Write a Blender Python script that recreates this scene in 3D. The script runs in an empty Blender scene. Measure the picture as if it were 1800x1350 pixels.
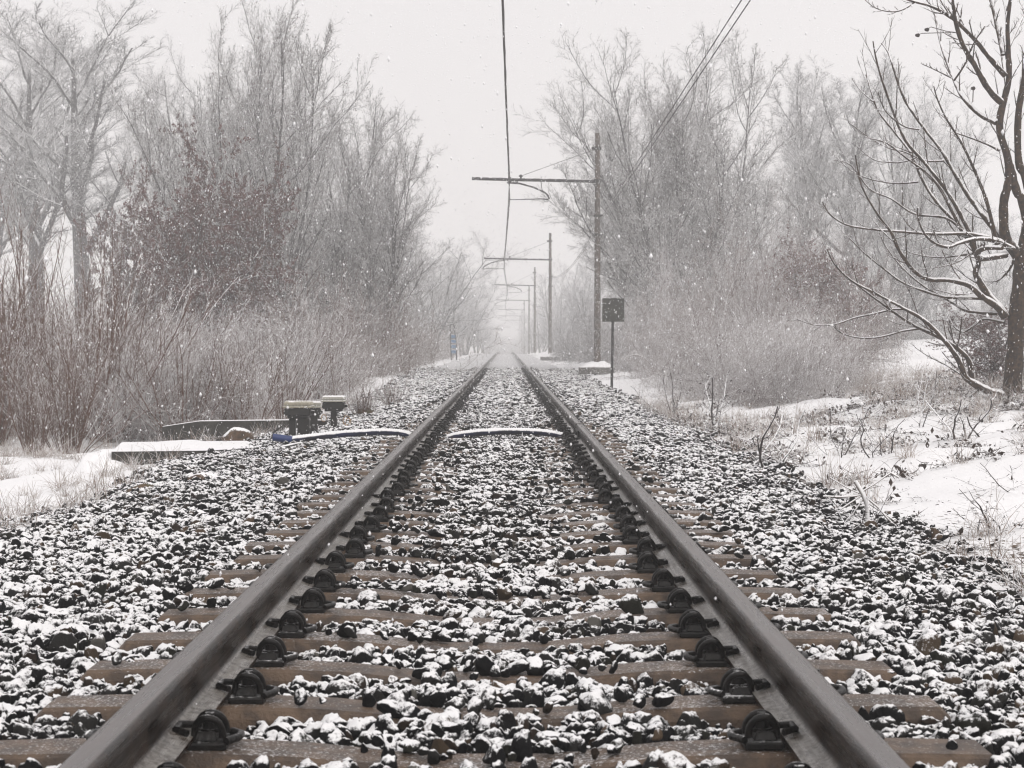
import bpy, math, random
import numpy as np
from mathutils import Vector, Matrix
random.seed(7)
RNG = np.random.default_rng(11)
S = bpy.context.scene
COL = S.collection
R = math.radians
F = 3554.0
CX, CZ, VX, VY = 0.04, 0.775, 889.0, 604.0
def at(px, py, Y):
    return Vector((CX + (px-VX)*Y/F, Y, CZ - (py-VY)*Y/F))

# ------------------------------------------------------------------ noise
class Noise2:
    def __init__(s, seed): s.g = np.random.default_rng(seed).random((256, 256))
    def __call__(s, x, y):
        x = np.asarray(x, float); y = np.asarray(y, float)
        xi = np.floor(x).astype(int); yi = np.floor(y).astype(int)
        fx = x-xi; fy = y-yi
        fx = fx*fx*(3-2*fx); fy = fy*fy*(3-2*fy)
        g = s.g; a = xi & 255; b = (xi+1) & 255; c = yi & 255; d = (yi+1) & 255
        return (g[a, c]*(1-fx)+g[b, c]*fx)*(1-fy) + (g[a, d]*(1-fx)+g[b, d]*fx)*fy
N1, N2, N3 = Noise2(1), Noise2(2), Noise2(3)
def fbm(x, y, f=1.0):
    return (N1(x*f, y*f)-.5) + .5*(N2(x*f*2.1+9, y*f*2.1)-.5) + .25*(N3(x*f*4.3, y*f*4.3+5)-.5)
def smooth(a, b, x):
    t = np.clip((np.asarray(x, float)-a)/(b-a), 0, 1)
    return t*t*(3-2*t)

# ------------------------------------------------------------------ terrain
def dip(Y): return np.minimum(3.45e-5*np.clip(np.asarray(Y, float)-150, 0, None)**2, 4.)
def gz(X, Y):
    X = np.asarray(X, float); Y = np.asarray(Y, float)
    right = np.interp(X, [0, 1.2, 1.5, 2.2, 3.2, 4.6, 6.5, 9, 13, 20, 40, 300], [-.22, -.22, -.23, -.31, -.27, -.12, .11, .30, .55, .78, .85, .9])
    left = np.interp(-X, [0, 1.2, 1.6, 2.5, 3.2, 4.2, 6, 9, 14, 300], [-.22, -.22, -.23, -.29, -.40, -.52, -.60, -.62, -.55, -.5])
    z = np.where(X > 0, right, left)
    far = smooth(26, 60, Y)
    z = np.where(X > 1.4, z + far*.12*smooth(1.4, 2.4, X), z)
    z = np.where(X < -1.4, z + far*.2*smooth(1.6, 3.4, -X), z)
    near = smooth(2.2, 3.6, np.abs(X))
    z = z + near*(.22*fbm(X, Y, .35) + .09*fbm(X+30, Y, 1.6))
    z = z + .012*fbm(X, Y, 3.0)*smooth(1.2, 1.6, np.abs(X))
    return z - dip(Y)
def g1(x, y): return float(gz(x, y))
def bal_edge_r(Y): return 2.14 + .22*fbm(Y*0+3, Y, .45) + .1*fbm(Y*0, Y, 2.)
def bal_edge_l(Y): return np.interp(Y, [0, 8, 10, 13, 19, 21, 25, 35, 60, 300], [3.5, 3.3, 2.85, 2.85, 2.85, 2.5, 2.5, 2.4, 2.7, 3.0]) + .3*fbm(Y*0+13, Y, .45)

# ------------------------------------------------------------------ mesh helpers
def mk_mesh(name, V, faces, k, smooth_=True):
    V = np.asarray(V, np.float32); faces = np.asarray(faces, np.int32).reshape(-1, k)
    me = bpy.data.meshes.new(name)
    me.vertices.add(len(V)); me.vertices.foreach_set('co', V.ravel())
    me.loops.add(faces.size); me.loops.foreach_set('vertex_index', faces.ravel())
    me.polygons.add(len(faces)); me.polygons.foreach_set('loop_start', np.arange(0, faces.size, k, dtype=np.int32))
    try: me.polygons.foreach_set('loop_total', np.full(len(faces), k, np.int32))
    except Exception: pass
    me.polygons.foreach_set('use_smooth', np.full(len(faces), smooth_))
    me.update(calc_edges=True); me.validate()
    return me
def link(name, me, mat, parent=None):
    o = bpy.data.objects.new(name, me); COL.objects.link(o)
    if mat is not None and me is not None and not me.materials: me.materials.append(mat)
    if parent: o.parent = parent
    return o
def tag(o, label=None, cat=None, group=None, kind=None):
    if label: o['label'] = label
    if cat: o['category'] = cat
    if group: o['group'] = group
    if kind: o['kind'] = kind
    return o
def empty(name, loc, rz=0):
    o = bpy.data.objects.new(name, None); COL.objects.link(o)
    o.location = loc; o.rotation_euler = (0, 0, rz); o.empty_display_size = .2
    return o
class MB:
    """collects shapes in plain lists, builds one mesh"""
    def __init__(s): s.v = []; s.f = []; s.sm = []
    def add(s, vs, fs, sm=False):
        n = len(s.v); s.v += [tuple(p) for p in vs]; s.f += [tuple(i+n for i in f) for f in fs]; s.sm += [sm]*len(fs); return s
    def box(s, c, d, top=1.0, rot=None, bev=0.0, jit=0.0):
        x, y, z = d[0]/2, d[1]/2, d[2]/2
        if bev <= 0:
            P = [Vector((a*x*(top if b > 0 else 1), e*y*(top if b > 0 else 1), b*z)) for b in (-1, 1) for a, e in ((-1, -1), (1, -1), (1, 1), (-1, 1))]
            Fs = [(3, 2, 1, 0), (4, 5, 6, 7), (0, 1, 5, 4), (1, 2, 6, 5), (2, 3, 7, 6), (3, 0, 4, 7)]
        else:
            P = []; Fs = []
            def ring(zz, ins, sc):
                xx, yy = x*sc-ins, y*sc-ins; b = bev
                n = len(P)
                for a, e in ((-xx+b, -yy), (xx-b, -yy), (xx, -yy+b), (xx, yy-b), (xx-b, yy), (-xx+b, yy), (-xx, yy-b), (-xx, -yy+b)): P.append(Vector((a, e, zz)))
                return n
            rs = [ring(-z, bev, 1), ring(-z+bev, 0, 1), ring(z-bev, 0, top), ring(z, bev, top)]
            for a, b2 in zip(rs, rs[1:]):
                for i in range(8): Fs.append((a+i, a+(i+1) % 8, b2+(i+1) % 8, b2+i))
            Fs.append(tuple(rs[0]+i for i in range(7, -1, -1))); Fs.append(tuple(rs[3]+i for i in range(8)))
        if jit: P = [p+Vector((random.uniform(-jit, jit), random.uniform(-jit, jit), random.uniform(-jit, jit))) for p in P]
        if rot is not None: P = [rot @ p for p in P]
        c = Vector(c); return s.add([p+c for p in P], Fs)
    def tube(s, pts, r, n=8, cap=True, r2=None):
        pts = [Vector(p) for p in pts]; m = len(pts); V = []; Fs = []
        prev = None
        for i, p in enumerate(pts):
            t = (pts[min(i+1, m-1)]-pts[max(i-1, 0)]).normalized()
            if prev is None: a = t.orthogonal().normalized()
            else: a = (prev - t*prev.dot(t)).normalized()
            prev = a; b = t.cross(a)
            rr = r[i] if isinstance(r, (list, tuple)) else (r if r2 is None else r+(r2-r)*i/(m-1))
            for k in range(n):
                an = 2*math.pi*k/n; V.append(p + a*math.cos(an)*rr + b*math.sin(an)*rr)
        for i in range(m-1):
            for k in range(n): Fs.append((i*n+k, i*n+(k+1) % n, (i+1)*n+(k+1) % n, (i+1)*n+k))
        s.add(V, Fs, True)
        if cap:
            s.add(V[:n], [tuple(range(n-1, -1, -1))]); s.add(V[-n:], [tuple(range(n))])
        return s
    def build(s, name, mat, parent=None):
        me = bpy.data.meshes.new(name); me.from_pydata([tuple(v) for v in s.v], [], s.f)
        me.polygons.foreach_set('use_smooth', s.sm); me.update()
        return link(name, me, mat, parent)

# ------------------------------------------------------------------ materials
def new_mat(name):
    m = bpy.data.materials.new(name); m.use_nodes = True
    nt = m.node_tree; b = nt.nodes['Principled BSDF']
    return m, nt, b
def nd(nt, typ, **kw):
    n = nt.nodes.new(typ)
    for k, v in kw.items(): setattr(n, k, v)
    return n
def math_(nt, op, a, b=None, clamp=False):
    n = nd(nt, 'ShaderNodeMath', operation=op, use_clamp=clamp)
    for i, v in enumerate((a, b)):
        if v is None: continue
        if isinstance(v, (int, float)): n.inputs[i].default_value = v
        else: nt.links.new(v, n.inputs[i])
    return n.outputs[0]
def noise_(nt, vec, scale, detail=3, rough=.6):
    n = nd(nt, 'ShaderNodeTexNoise'); n.inputs['Scale'].default_value = scale; n.inputs['Detail'].default_value = detail; n.inputs['Roughness'].default_value = rough
    if vec is not None: nt.links.new(vec, n.inputs['Vector'])
    return n.outputs['Fac']
def maprange(nt, v, a, b, c=0., d=1., st='SMOOTHSTEP'):
    n = nd(nt, 'ShaderNodeMapRange', interpolation_type=st)
    nt.links.new(v, n.inputs['Value'])
    for i, x in zip((1, 2, 3, 4), (a, b, c, d)): n.inputs[i].default_value = x
    return n.outputs[0]
def mixc(nt, f, a, b):
    n = nd(nt, 'ShaderNodeMix', data_type='RGBA')
    if isinstance(f, float): n.inputs[0].default_value = f
    else: nt.links.new(f, n.inputs[0])
    for i, v in ((6, a), (7, b)):
        if isinstance(v, tuple): n.inputs[i].default_value = (*v, 1)
        else: nt.links.new(v, n.inputs[i])
    return n.outputs[2]
SNOW = (.86, .86, .87)
def snowy(name, cols, lo, hi, a1=.6, s1=8., a2=.5, s2=60., rough=.6, bump=.0, bs=80., colscale=5., perinst=None, snow=SNOW, spec=.3, bevel=None, metallic=0):
    """a surface whose upward faces carry patchy snow"""
    m, nt, b = new_mat(name); L = nt.links.new
    g = nd(nt, 'ShaderNodeNewGeometry'); sep = nd(nt, 'ShaderNodeSeparateXYZ'); L(g.outputs['Normal'], sep.inputs[0])
    pos = g.outputs['Position']
    v = sep.outputs[2]
    if a1: v = math_(nt, 'ADD', v, math_(nt, 'MULTIPLY', math_(nt, 'SUBTRACT', noise_(nt, pos, s1, 2), .5), a1*2))
    if a2: v = math_(nt, 'ADD', v, math_(nt, 'MULTIPLY', math_(nt, 'SUBTRACT', noise_(nt, pos, s2, 3, .7), .5), a2*2))
    f = maprange(nt, v, lo, hi)
    if len(cols) > 1:
        base = mixc(nt, maprange(nt, noise_(nt, pos, colscale, 3), .35, .65), cols[0], cols[1])
    else: base = cols[0]
    if perinst:
        oi = nd(nt, 'ShaderNodeObjectInfo'); r = nd(nt, 'ShaderNodeValToRGB'); r.color_ramp.interpolation = 'CONSTANT'
        els = r.color_ramp.elements
        for i, (p, c) in enumerate(perinst):
            e = els[i] if i < 2 else els.new(p)
            e.position = p; e.color = (*c, 1)
        L(oi.outputs['Random'], r.inputs[0])
        base = mixc(nt, .5, r.outputs[0], base)
    col = mixc(nt, f, base, snow)
    L(col, b.inputs['Base Color'])
    L(maprange(nt, f, 0, 1, rough, .75, 'LINEAR'), b.inputs['Roughness'])
    b.inputs['Specular IOR Level'].default_value = spec
    if metallic: L(maprange(nt, f, 0, .3, metallic, 0, 'LINEAR'), b.inputs['Metallic'])
    if bump:
        bp = nd(nt, 'ShaderNodeBump'); bp.inputs['Strength'].default_value = bump; bp.inputs['Distance'].default_value = .01
        L(noise_(nt, pos, bs, 4, .65), bp.inputs['Height']); L(bp.outputs[0], b.inputs['Normal'])
    return m
def plain(name, col, rough=.6, col2=None, sc=10, metallic=0, bump=0, bs=60, spec=.5):
    m, nt, b = new_mat(name); L = nt.links.new
    g = nd(nt, 'ShaderNodeNewGeometry')
    if col2: L(mixc(nt, maprange(nt, noise_(nt, g.outputs['Position'], sc, 4), .35, .65), col, col2), b.inputs['Base Color'])
    else: b.inputs['Base Color'].default_value = (*col, 1)
    b.inputs['Roughness'].default_value = rough; b.inputs['Metallic'].default_value = metallic
    b.inputs['Specular IOR Level'].default_value = spec
    if bump:
        bp = nd(nt, 'ShaderNodeBump'); bp.inputs['Strength'].default_value = bump; bp.inputs['Distance'].default_value = .005
        L(noise_(nt, g.outputs['Position'], bs, 4, .65), bp.inputs['Height']); L(bp.outputs[0], b.inputs['Normal'])
    return m
M = {}
M['stone'] = snowy('ballast_stone', [(.003, .003, .0035), (.011, .011, .012)], .53, .86, .50, 2.6, .6, 85., rough=.7, bump=.5, bs=140., colscale=60,
    perinst=[(0, (.004, .004, .005)), (.35, (.007, .007, .008)), (.62, (.034, .033, .031)), (.80, (.026, .026, .018)), (.88, (.050, .034, .024)), (.935, (.10, .07, .045)), (.965, (.17, .12, .08)), (.985, (.20, .19, .17))], spec=.06)
M['sleeper'] = snowy('sleeper_concrete', [(.120, .076, .046), (.048, .030, .019)], 1.06, 1.42, .25, 2., .9, 110., rough=.5, bump=.6, bs=120., colscale=14, spec=.5)
M['sleeper_far'] = M['sleeper']
M['clip'] = snowy('wet_black_iron', [(.003, .003, .003), (.007, .005, .004)], 1.05, 1.4, .8, 2.2, .6, 90., rough=.35, bump=.4, bs=90., colscale=30, spec=.25)
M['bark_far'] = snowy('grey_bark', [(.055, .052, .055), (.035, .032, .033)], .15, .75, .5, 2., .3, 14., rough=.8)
M['twig_far'] = snowy('haze_paled_twig', [(.050, .048, .054)], -.35, .15, .7, 5., 0, 1, rough=.8)  # snow cover raised on far twigs, haze fading put into the colour
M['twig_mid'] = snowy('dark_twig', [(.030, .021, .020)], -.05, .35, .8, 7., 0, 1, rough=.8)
M['twig_red'] = snowy('red_brown_twig', [(.095, .042, .024)], .18, .6, .7, 8., 0, 1, rough=.7)
M['twig_pink'] = snowy('bramble_cane', [(.10, .046, .038)], -.25, .2, .8, 9., 0, 1, rough=.8)
M['leaf'] = snowy('withered_leaf', [(.125, .045, .036), (.06, .026, .02)], .65, 1.1, .8, 6., 0, 1, rough=.8)
M['leaf_pink'] = snowy('pinkish_leaf', [(.17, .075, .06), (.08, .036, .03)], .35, .9, .8, 6., 0, 1, rough=.8)
M['limb_near'] = snowy('brown_limb', [(.060, .035, .020), (.014, .009, .007)], .10, .42, .5, 7., .25, 60., rough=.75, bump=.8, bs=60, colscale=30)
M['bark_near'] = snowy('brown_bark', [(.060, .035, .020), (.012, .008, .006)], .36, .62, .35, 9., .35, 60., rough=.75, bump=1.0, bs=45, colscale=22)
M['pole'] = snowy('weathered_pole', [(.095, .072, .056), (.055, .046, .040)], .36, .66, .45, 3., 1.2, 26., rough=.8, bump=.5, bs=30, colscale=6)
M['concrete'] = snowy('dark_concrete', [(.042, .040, .034), (.02, .019, .017)], .55, .8, .3, 4., .5, 40., rough=.85, bump=.6, bs=40, colscale=5)
M['plinth'] = snowy('grey_concrete', [(.12, .115, .105), (.06, .058, .054)], .5, .75, .3, 4., .5, 40., rough=.85, bump=.5, bs=40, colscale=5)
M['steel'] = snowy('catenary_steel', [(.02, .02, .02), (.012, .012, .012)], .62, .9, .4, 6., .6, 40., rough=.5)
M['wire'] = snowy('overhead_wire', [(.018, .015, .014)], .45, .8, .8, 9., 0, 1, rough=.5)
M['black'] = snowy('black_iron', [(.010, .010, .010), (.022, .02, .018)], .7, 1.0, .3, 8., .5, 60., rough=.45)
M['lid'] = snowy('old_cream_lid', [(.42, .39, .31), (.28, .26, .20)], .55, 1.05, .5, 12., .6, 90., rough=.6, bump=.3, bs=50)
M['lid_snow'] = snowy('snow_topped_lid', [(.38, .37, .33), (.26, .25, .2)], .3, .6, .2, 12., .3, 70., rough=.7)
M['sign_back'] = snowy('sign_back', [(.040, .042, .032), (.025, .026, .02)], .3, .5, .15, 8., .9, 50., rough=.5)
M['blue'] = snowy('blue_panel', [(.06, .16, .33), (.10, .22, .36)], .7, 1.0, .4, 6., .5, 40., rough=.5)
M['hose'] = snowy('corrugated_hose', [(.010, .016, .06), (.008, .009, .02)], .12, .35, .25, 12., .2, 60., rough=.35)
M['hose_blue'] = plain('blue_hose_end', (.010, .030, .13), .4)
M['yellow'] = plain('tan_cable', (.32, .19, .07), .5)
M['wood'] = snowy('rotten_wood', [(.11, .07, .045), (.05, .033, .022)], .5, .7, .3, 8., .5, 60., rough=.85, bump=.6, bs=50, colscale=20)
M['brick'] = snowy('wet_board', [(.13, .07, .045), (.08, .045, .03)], .75, 1.0, .4, 8., .6, 60., rough=.7)
M['grass'] = snowy('dry_grass', [(.28, .19, .13), (.12, .07, .045)], -.15, .5, .8, 20., 0, 1, rough=.8, colscale=9)
M['litter'] = snowy('dead_leaf_litter', [(.045, .026, .018), (.02, .014, .011)], .4, .8, .7, 14., 0, 1, rough=.8, colscale=9)
M['moss'] = plain('moss', (.06, .055, .025), .9, (.10, .055, .03), 20)
M['fruit'] = plain('withered_fruit', (.02, .012, .01), .6)
M['flake'] = plain('snowflake', (.9, .9, .92), .8)

def rail_mat():
    m, nt, b = new_mat('rail_steel'); L = nt.links.new
    g = nd(nt, 'ShaderNodeNewGeometry'); sp = nd(nt, 'ShaderNodeSeparateXYZ'); L(g.outputs['Position'], sp.inputs[0])
    sn = nd(nt, 'ShaderNodeSeparateXYZ'); L(g.outputs['Normal'], sn.inputs[0])
    mp = nd(nt, 'ShaderNodeMapping'); mp.inputs['Scale'].default_value = (60, 2.2, 60); L(g.outputs['Position'], mp.inputs['Vector'])
    st = noise_(nt, mp.outputs[0], 1, 4)
    mp2 = nd(nt, 'ShaderNodeMapping'); mp2.inputs['Scale'].default_value = (8, 55, 5); L(g.outputs['Position'], mp2.inputs['Vector'])
    drip = noise_(nt, mp2.outputs[0], 1, 3)
    z = sp.outputs[2]
    rust = mixc(nt, maprange(nt, noise_(nt, g.outputs['Position'], 9, 4), .35, .65), (.004, .0025, .002), (.020, .010, .005))
    rust = mixc(nt, maprange(nt, drip, .45, .75, 0, .4), rust, (.045, .024, .013))
    top = maprange(nt, math_(nt, 'ADD', z, math_(nt, 'MULTIPLY', st, .002)), -.0045, .0005)
    top = math_(nt, 'MULTIPLY', maprange(nt, math_(nt, 'ADD', sn.outputs[2], math_(nt, 'MULTIPLY', math_(nt, 'SUBTRACT', st, .5), .12)), .86, .985), math_(nt, 'GREATER_THAN', z, -.03))
    topc = mixc(nt, maprange(nt, st, .3, .7), (.085, .076, .074), (.19, .172, .168))
    c = mixc(nt, top, rust, topc)
    # frost lying on the foot
    zf = math_(nt, 'LESS_THAN', z, -.112)
    fr = math_(nt, 'ADD', sn.outputs[2], math_(nt, 'MULTIPLY', math_(nt, 'SUBTRACT', noise_(nt, g.outputs['Position'], 90, 4, .7), .5), .9))
    fr = math_(nt, 'MULTIPLY', maprange(nt, fr, .45, .95), zf)
    c = mixc(nt, math_(nt, 'MULTIPLY', fr, .55), c, mixc(nt, maprange(nt, noise_(nt, g.outputs['Position'], 40, 5, .7), .38, .6), (.11, .095, .08), (.42, .40, .37)))
    # wet flakes on the head
    fl = maprange(nt, noise_(nt, g.outputs['Position'], 70, 2), .71, .75)
    fl = math_(nt, 'MULTIPLY', fl, maprange(nt, sn.outputs[2], .5, .9))
    c = mixc(nt, math_(nt, 'MULTIPLY', fl, .55), c, (.7, .7, .7))
    L(c, b.inputs['Base Color'])
    L(math_(nt, 'MULTIPLY', top, .6), b.inputs['Metallic']); b.inputs['Specular IOR Level'].default_value = .18
    L(maprange(nt, st, .3, .7, .20, .42), b.inputs['Roughness'])
    bp = nd(nt, 'ShaderNodeBump'); bp.inputs['Strength'].default_value = .25; bp.inputs['Distance'].default_value = .003
    L(noise_(nt, g.outputs['Position'], 120, 3), bp.inputs['Height']); L(bp.outputs[0], b.inputs['Normal'])
    return m
M['rail'] = rail_mat()

def ground_mat():
    m, nt, b = new_mat('snowy_ground'); L = nt.links.new
    g = nd(nt, 'ShaderNodeNewGeometry'); pos = g.outputs['Position']
    at_ = nd(nt, 'ShaderNodeAttribute', attribute_name='bal'); lt = nd(nt, 'ShaderNodeAttribute', attribute_name='litter')
    mp = nd(nt, 'ShaderNodeMapping'); mp.inputs['Scale'].default_value = (1, .6, 1); L(pos, mp.inputs['Vector'])
    n1 = noise_(nt, mp.outputs[0], 26, 5, .7); n2 = noise_(nt, pos, 2.2, 3)
    litter = maprange(nt, math_(nt, 'ADD', n1, math_(nt, 'MULTIPLY', math_(nt, 'SUBTRACT', lt.outputs['Fac'], .5), .30)), .63, .74)
    soil = mixc(nt, maprange(nt, noise_(nt, pos, 12, 3), .3, .7), (.035, .022, .015), (.14, .09, .055))
    snow = mixc(nt, litter, SNOW, soil)
    n3 = noise_(nt, pos, 24, 5, .75)
    balc = mixc(nt, maprange(nt, n3, .36, .52), (.02, .02, .02), (.72, .72, .73))
    # beyond the stones one can make out, the bed is a snow-patched sheet
    c = mixc(nt, maprange(nt, math_(nt, 'ADD', at_.outputs['Fac'], math_(nt, 'MULTIPLY', math_(nt, 'SUBTRACT', n2, .5), .5)), .4, .6), snow, balc)
    L(c, b.inputs['Base Color']); b.inputs['Roughness'].default_value = .8; b.inputs['Specular IOR Level'].default_value = .2
    bp = nd(nt, 'ShaderNodeBump'); bp.inputs['Strength'].default_value = .6; bp.inputs['Distance'].default_value = .03
    L(noise_(nt, pos, 14, 6, .65), bp.inputs['Height']); L(bp.outputs[0], b.inputs['Normal'])
    return m
M['ground'] = ground_mat()

# ------------------------------------------------------------------ ground sheet
def axis(spec):
    out = [spec[0][0]]
    for a, b, st in spec:
        n = max(1, int(round((b-a)/st))); out += list(np.linspace(a, b, n+1)[1:])
    return np.array(out)
xs = axis([(-300, -60, 20), (-60, -20, 4), (-20, -6, .5), (-6, 8, .1), (8, 20, .4), (20, 60, 4), (60, 300, 20)])
ys = axis([(-30, 0, 3), (0, 30, .12), (30, 60, .4), (60, 140, 2), (140, 300, 5), (300, 680, 20)])
GX, GY = np.meshgrid(xs, ys)
GZ = gz(GX, GY)
inb = np.minimum(smooth(-.15, .15, bal_edge_r(GY)-GX), smooth(-.15, .15, bal_edge_l(GY)+GX))
GZ = GZ - .03*inb*(1-smooth(60, 75, GY)) + .035*smooth(62, 80, GY)*inb
V = np.stack([GX, GY, GZ], -1).reshape(-1, 3)
nx, ny = len(xs), len(ys)
idx = np.arange(nx*ny).reshape(ny, nx)
Q = np.stack([idx[:-1, :-1], idx[:-1, 1:], idx[1:, 1:], idx[1:, :-1]], -1).reshape(-1, 4)
me = mk_mesh('snowy_ground', V, Q, 4)
a = me.attributes.new('bal', 'FLOAT', 'POINT'); a.data.foreach_set('value', inb.ravel().astype(np.float32))
lit = .25 + .55*smooth(4.5, 7, GX)*smooth(40, 25, GY) + .35*smooth(-5, -7, GX) + .5*np.exp(-((GX-2.5)/.5)**2) + .8*fbm(GX, GY, .5)
a = me.attributes.new('litter', 'FLOAT', 'POINT'); a.data.foreach_set('value', np.clip(lit, 0, 1).ravel().astype(np.float32))
tag(link('ground', me, M['ground']), 'snow covered ground and embankment beside the track', kind='structure')

# ------------------------------------------------------------------ scatter by geometry nodes (only for uncountable stuff)
def scatter(name, protos, P, rot, scl, idx, label):
    c = bpy.data.collections.new(name+'_shapes')
    for p in protos:
        if p.name in COL.objects: COL.objects.unlink(p)
        c.objects.link(p)
    me = bpy.data.meshes.new(name); n = len(P)
    me.vertices.add(n); me.vertices.foreach_set('co', np.asarray(P, np.float32).ravel())
    a = me.attributes.new('rot', 'FLOAT_VECTOR', 'POINT'); a.data.foreach_set('vector', np.asarray(rot, np.float32).ravel())
    a = me.attributes.new('scl', 'FLOAT_VECTOR', 'POINT')
    scl = np.asarray(scl, np.float32)
    if scl.ndim == 1: scl = np.repeat(scl[:, None], 3, 1)
    a.data.foreach_set('vector', scl.ravel())
    a = me.attributes.new('pick', 'INT', 'POINT'); a.data.foreach_set('value', np.asarray(idx, np.int32))
    o = bpy.data.objects.new(name, me); COL.objects.link(o)
    ng = bpy.data.node_groups.new(name+'_nodes', 'GeometryNodeTree')
    ng.interface.new_socket('Geometry', in_out='INPUT', socket_type='NodeSocketGeometry')
    ng.interface.new_socket('Geometry', in_out='OUTPUT', socket_type='NodeSocketGeometry')
    gi = ng.nodes.new('NodeGroupInput'); go = ng.nodes.new('NodeGroupOutput')
    ci = ng.nodes.new('GeometryNodeCollectionInfo'); ci.inputs['Collection'].default_value = c
    ci.inputs['Separate Children'].default_value = True; ci.inputs['Reset Children'].default_value = True
    ip = ng.nodes.new('GeometryNodeInstanceOnPoints'); ip.inputs['Pick Instance'].default_value = True
    def attr(n_, t):
        x = ng.nodes.new('GeometryNodeInputNamedAttribute'); x.data_type = t; x.inputs['Name'].default_value = n_; return x.outputs[0]
    e2r = ng.nodes.new('FunctionNodeEulerToRotation')
    L = ng.links.new
    L(gi.outputs[0], ip.inputs['Points']); L(ci.outputs[0], ip.inputs['Instance']); L(attr('pick', 'INT'), ip.inputs['Instance Index'])
    L(attr('rot', 'FLOAT_VECTOR'), e2r.inputs[0]); L(e2r.outputs[0], ip.inputs['Rotation']); L(attr('scl', 'FLOAT_VECTOR'), ip.inputs['Scale'])
    L(ip.outputs[0], go.inputs[0])
    md = o.modifiers.new('scatter', 'NODES'); md.node_group = ng
    return tag(o, label, kind='stuff')

# ------------------------------------------------------------------ ballast
import bmesh
def stone_proto(i):
    rng = np.random.default_rng(100+i)
    bm = bmesh.new(); bmesh.ops.create_icosphere(bm, subdivisions=3, radius=1)
    P = np.array([v.co[:] for v in bm.verts])
    for k in range(9):
        n = rng.normal(size=3); n /= np.linalg.norm(n); d = rng.uniform(.5, .82)
        s = P@n; over = np.clip(s-d, 0, None); P = P - over[:, None]*n*.93
    P *= np.array([rng.uniform(.85, 1.35), rng.uniform(.7, 1.05), rng.uniform(.5, .85)])
    q = rng.normal(scale=.5, size=3)
    Rm = np.array(Matrix.Rotation(q[0], 3, 'X') @ Matrix.Rotation(q[1], 3, 'Y'))
    P = P@Rm.T
    nz = P[:, 2]/np.linalg.norm(P, axis=1)
    cap = smooth(.15, .75, nz)
    bump = np.sin(P[:, 0]*5+i)*np.cos(P[:, 1]*6+i*2)
    P[:, 2] += cap*(.20+.10*bump+.05*rng.normal(size=len(P)))
    P += rng.normal(scale=.012, size=P.shape)
    for v, p in zip(bm.verts, P): v.co = p
    for f in bm.faces: f.smooth = True
    me = bpy.data.meshes.new('stone'); bm.to_mesh(me); bm.free(); me.materials.append(M['stone'])
    return bpy.data.objects.new('stone_%02d' % i, me)
SL0, SLP = 4.71, 0.60
def ballast():
    rng = np.random.default_rng(5)
    P = []; Sc = []
    def grid(y0, y1, sp, layer):
        Yg = np.arange(y0, y1, sp); Xg = np.arange(-3.9, 2.75, sp)
        X, Y = np.meshgrid(Xg, Yg); X = X.ravel()+rng.uniform(-.5, .5, X.size)*sp; Y = Y.ravel()+rng.uniform(-.5, .5, Y.size)*sp
        er = bal_edge_r(Y)-X; el = bal_edge_l(Y)+X
        e = np.minimum(er, el)
        keep = rng.random(X.size) < smooth(-.38, .12, e)
        ph = ((Y-SL0+SLP/2) % SLP)-SLP/2      # offset from the sleeper centre
        inside = np.abs(X) < 1.18
        half = .098+rng.normal(0, .018, X.size)
        on = inside & (np.abs(ph) < half)
        # the far edge of each sleeper has spilled stones, more in the middle of the track
        centre = smooth(.52, .1, np.abs(X))
        nearx = smooth(9, 24, Y)
        cover = .04+centre*(.28+.7*nearx) + .12*smooth(24, 40, Y) + .55*smooth(38, 60, Y)
        cover = cover + .25*smooth(.02, .1, ph)*centre + .7*(fbm(X, Y, 2.2))*smooth(.9, .3, np.abs(X))
        spill = rng.random(X.size) < cover
        keep &= ~on | (spill & (layer == 0))
        rl = np.abs(np.abs(X)-.755)
        keep &= ~((rl < .095))
        keep &= ~(((rl < .2) & on))
        z = gz(X, Y)
        surf = np.where(inside, np.where(np.abs(X) < .3, -.210, -.209), z+.006)
        surf = np.where(inside & (Y > 24), surf+.016, surf)
        surf = surf + .022*fbm(X, Y, 2.5) - .035*smooth(.20, .1, rl)*(rl < .2)
        z = surf+rng.uniform(-.012, .012, X.size)
        top = -.165-.035*smooth(.5, .15, np.abs(X))
        z = np.where(on, top+.018, z)
        s = rng.lognormal(0, .34, X.size)*.0238
        s = np.clip(s, .011, .050)
        if layer == 1:
            keep &= rng.random(X.size) < .30
            z = z+np.where(inside, .010, .018); s *= np.where(inside, .85, .95)
        s = np.where(on, s*.85, s)
        X, Y, z, s = X[keep], Y[keep], z[keep], s[keep]
        P.append(np.stack([X, Y, z], -1)); Sc.append(s)
    grid(3.2, 30, .041, 0); grid(3.2, 30, .041, 1)
    n_near = sum(len(p) for p in P)
    grid(30, 76, .056, 0)
    A = np.concatenate(P); s = np.concatenate(Sc); s[n_near:] *= 1.3
    vis = (np.abs(A[:, 0]-CX) < A[:, 1]*.27+.25)
    A = A[vis]; s = s[vis]
    # stones strewn thinly over the snow beside the bed
    n = len(A); rot = np.stack([rng.normal(0, .22, n), rng.normal(0, .22, n), rng.uniform(0, 6.28, n)], -1)
    scl = s[:, None]*rng.uniform(.8, 1.2, (n, 3))
    print('STONES', n)
    scatter('ballast', [stone_proto(i) for i in range(20)], A, rot, scl, rng.integers(0, 20, n), 'dark crushed stone ballast with patchy snow on every stone')
ballast()

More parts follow.
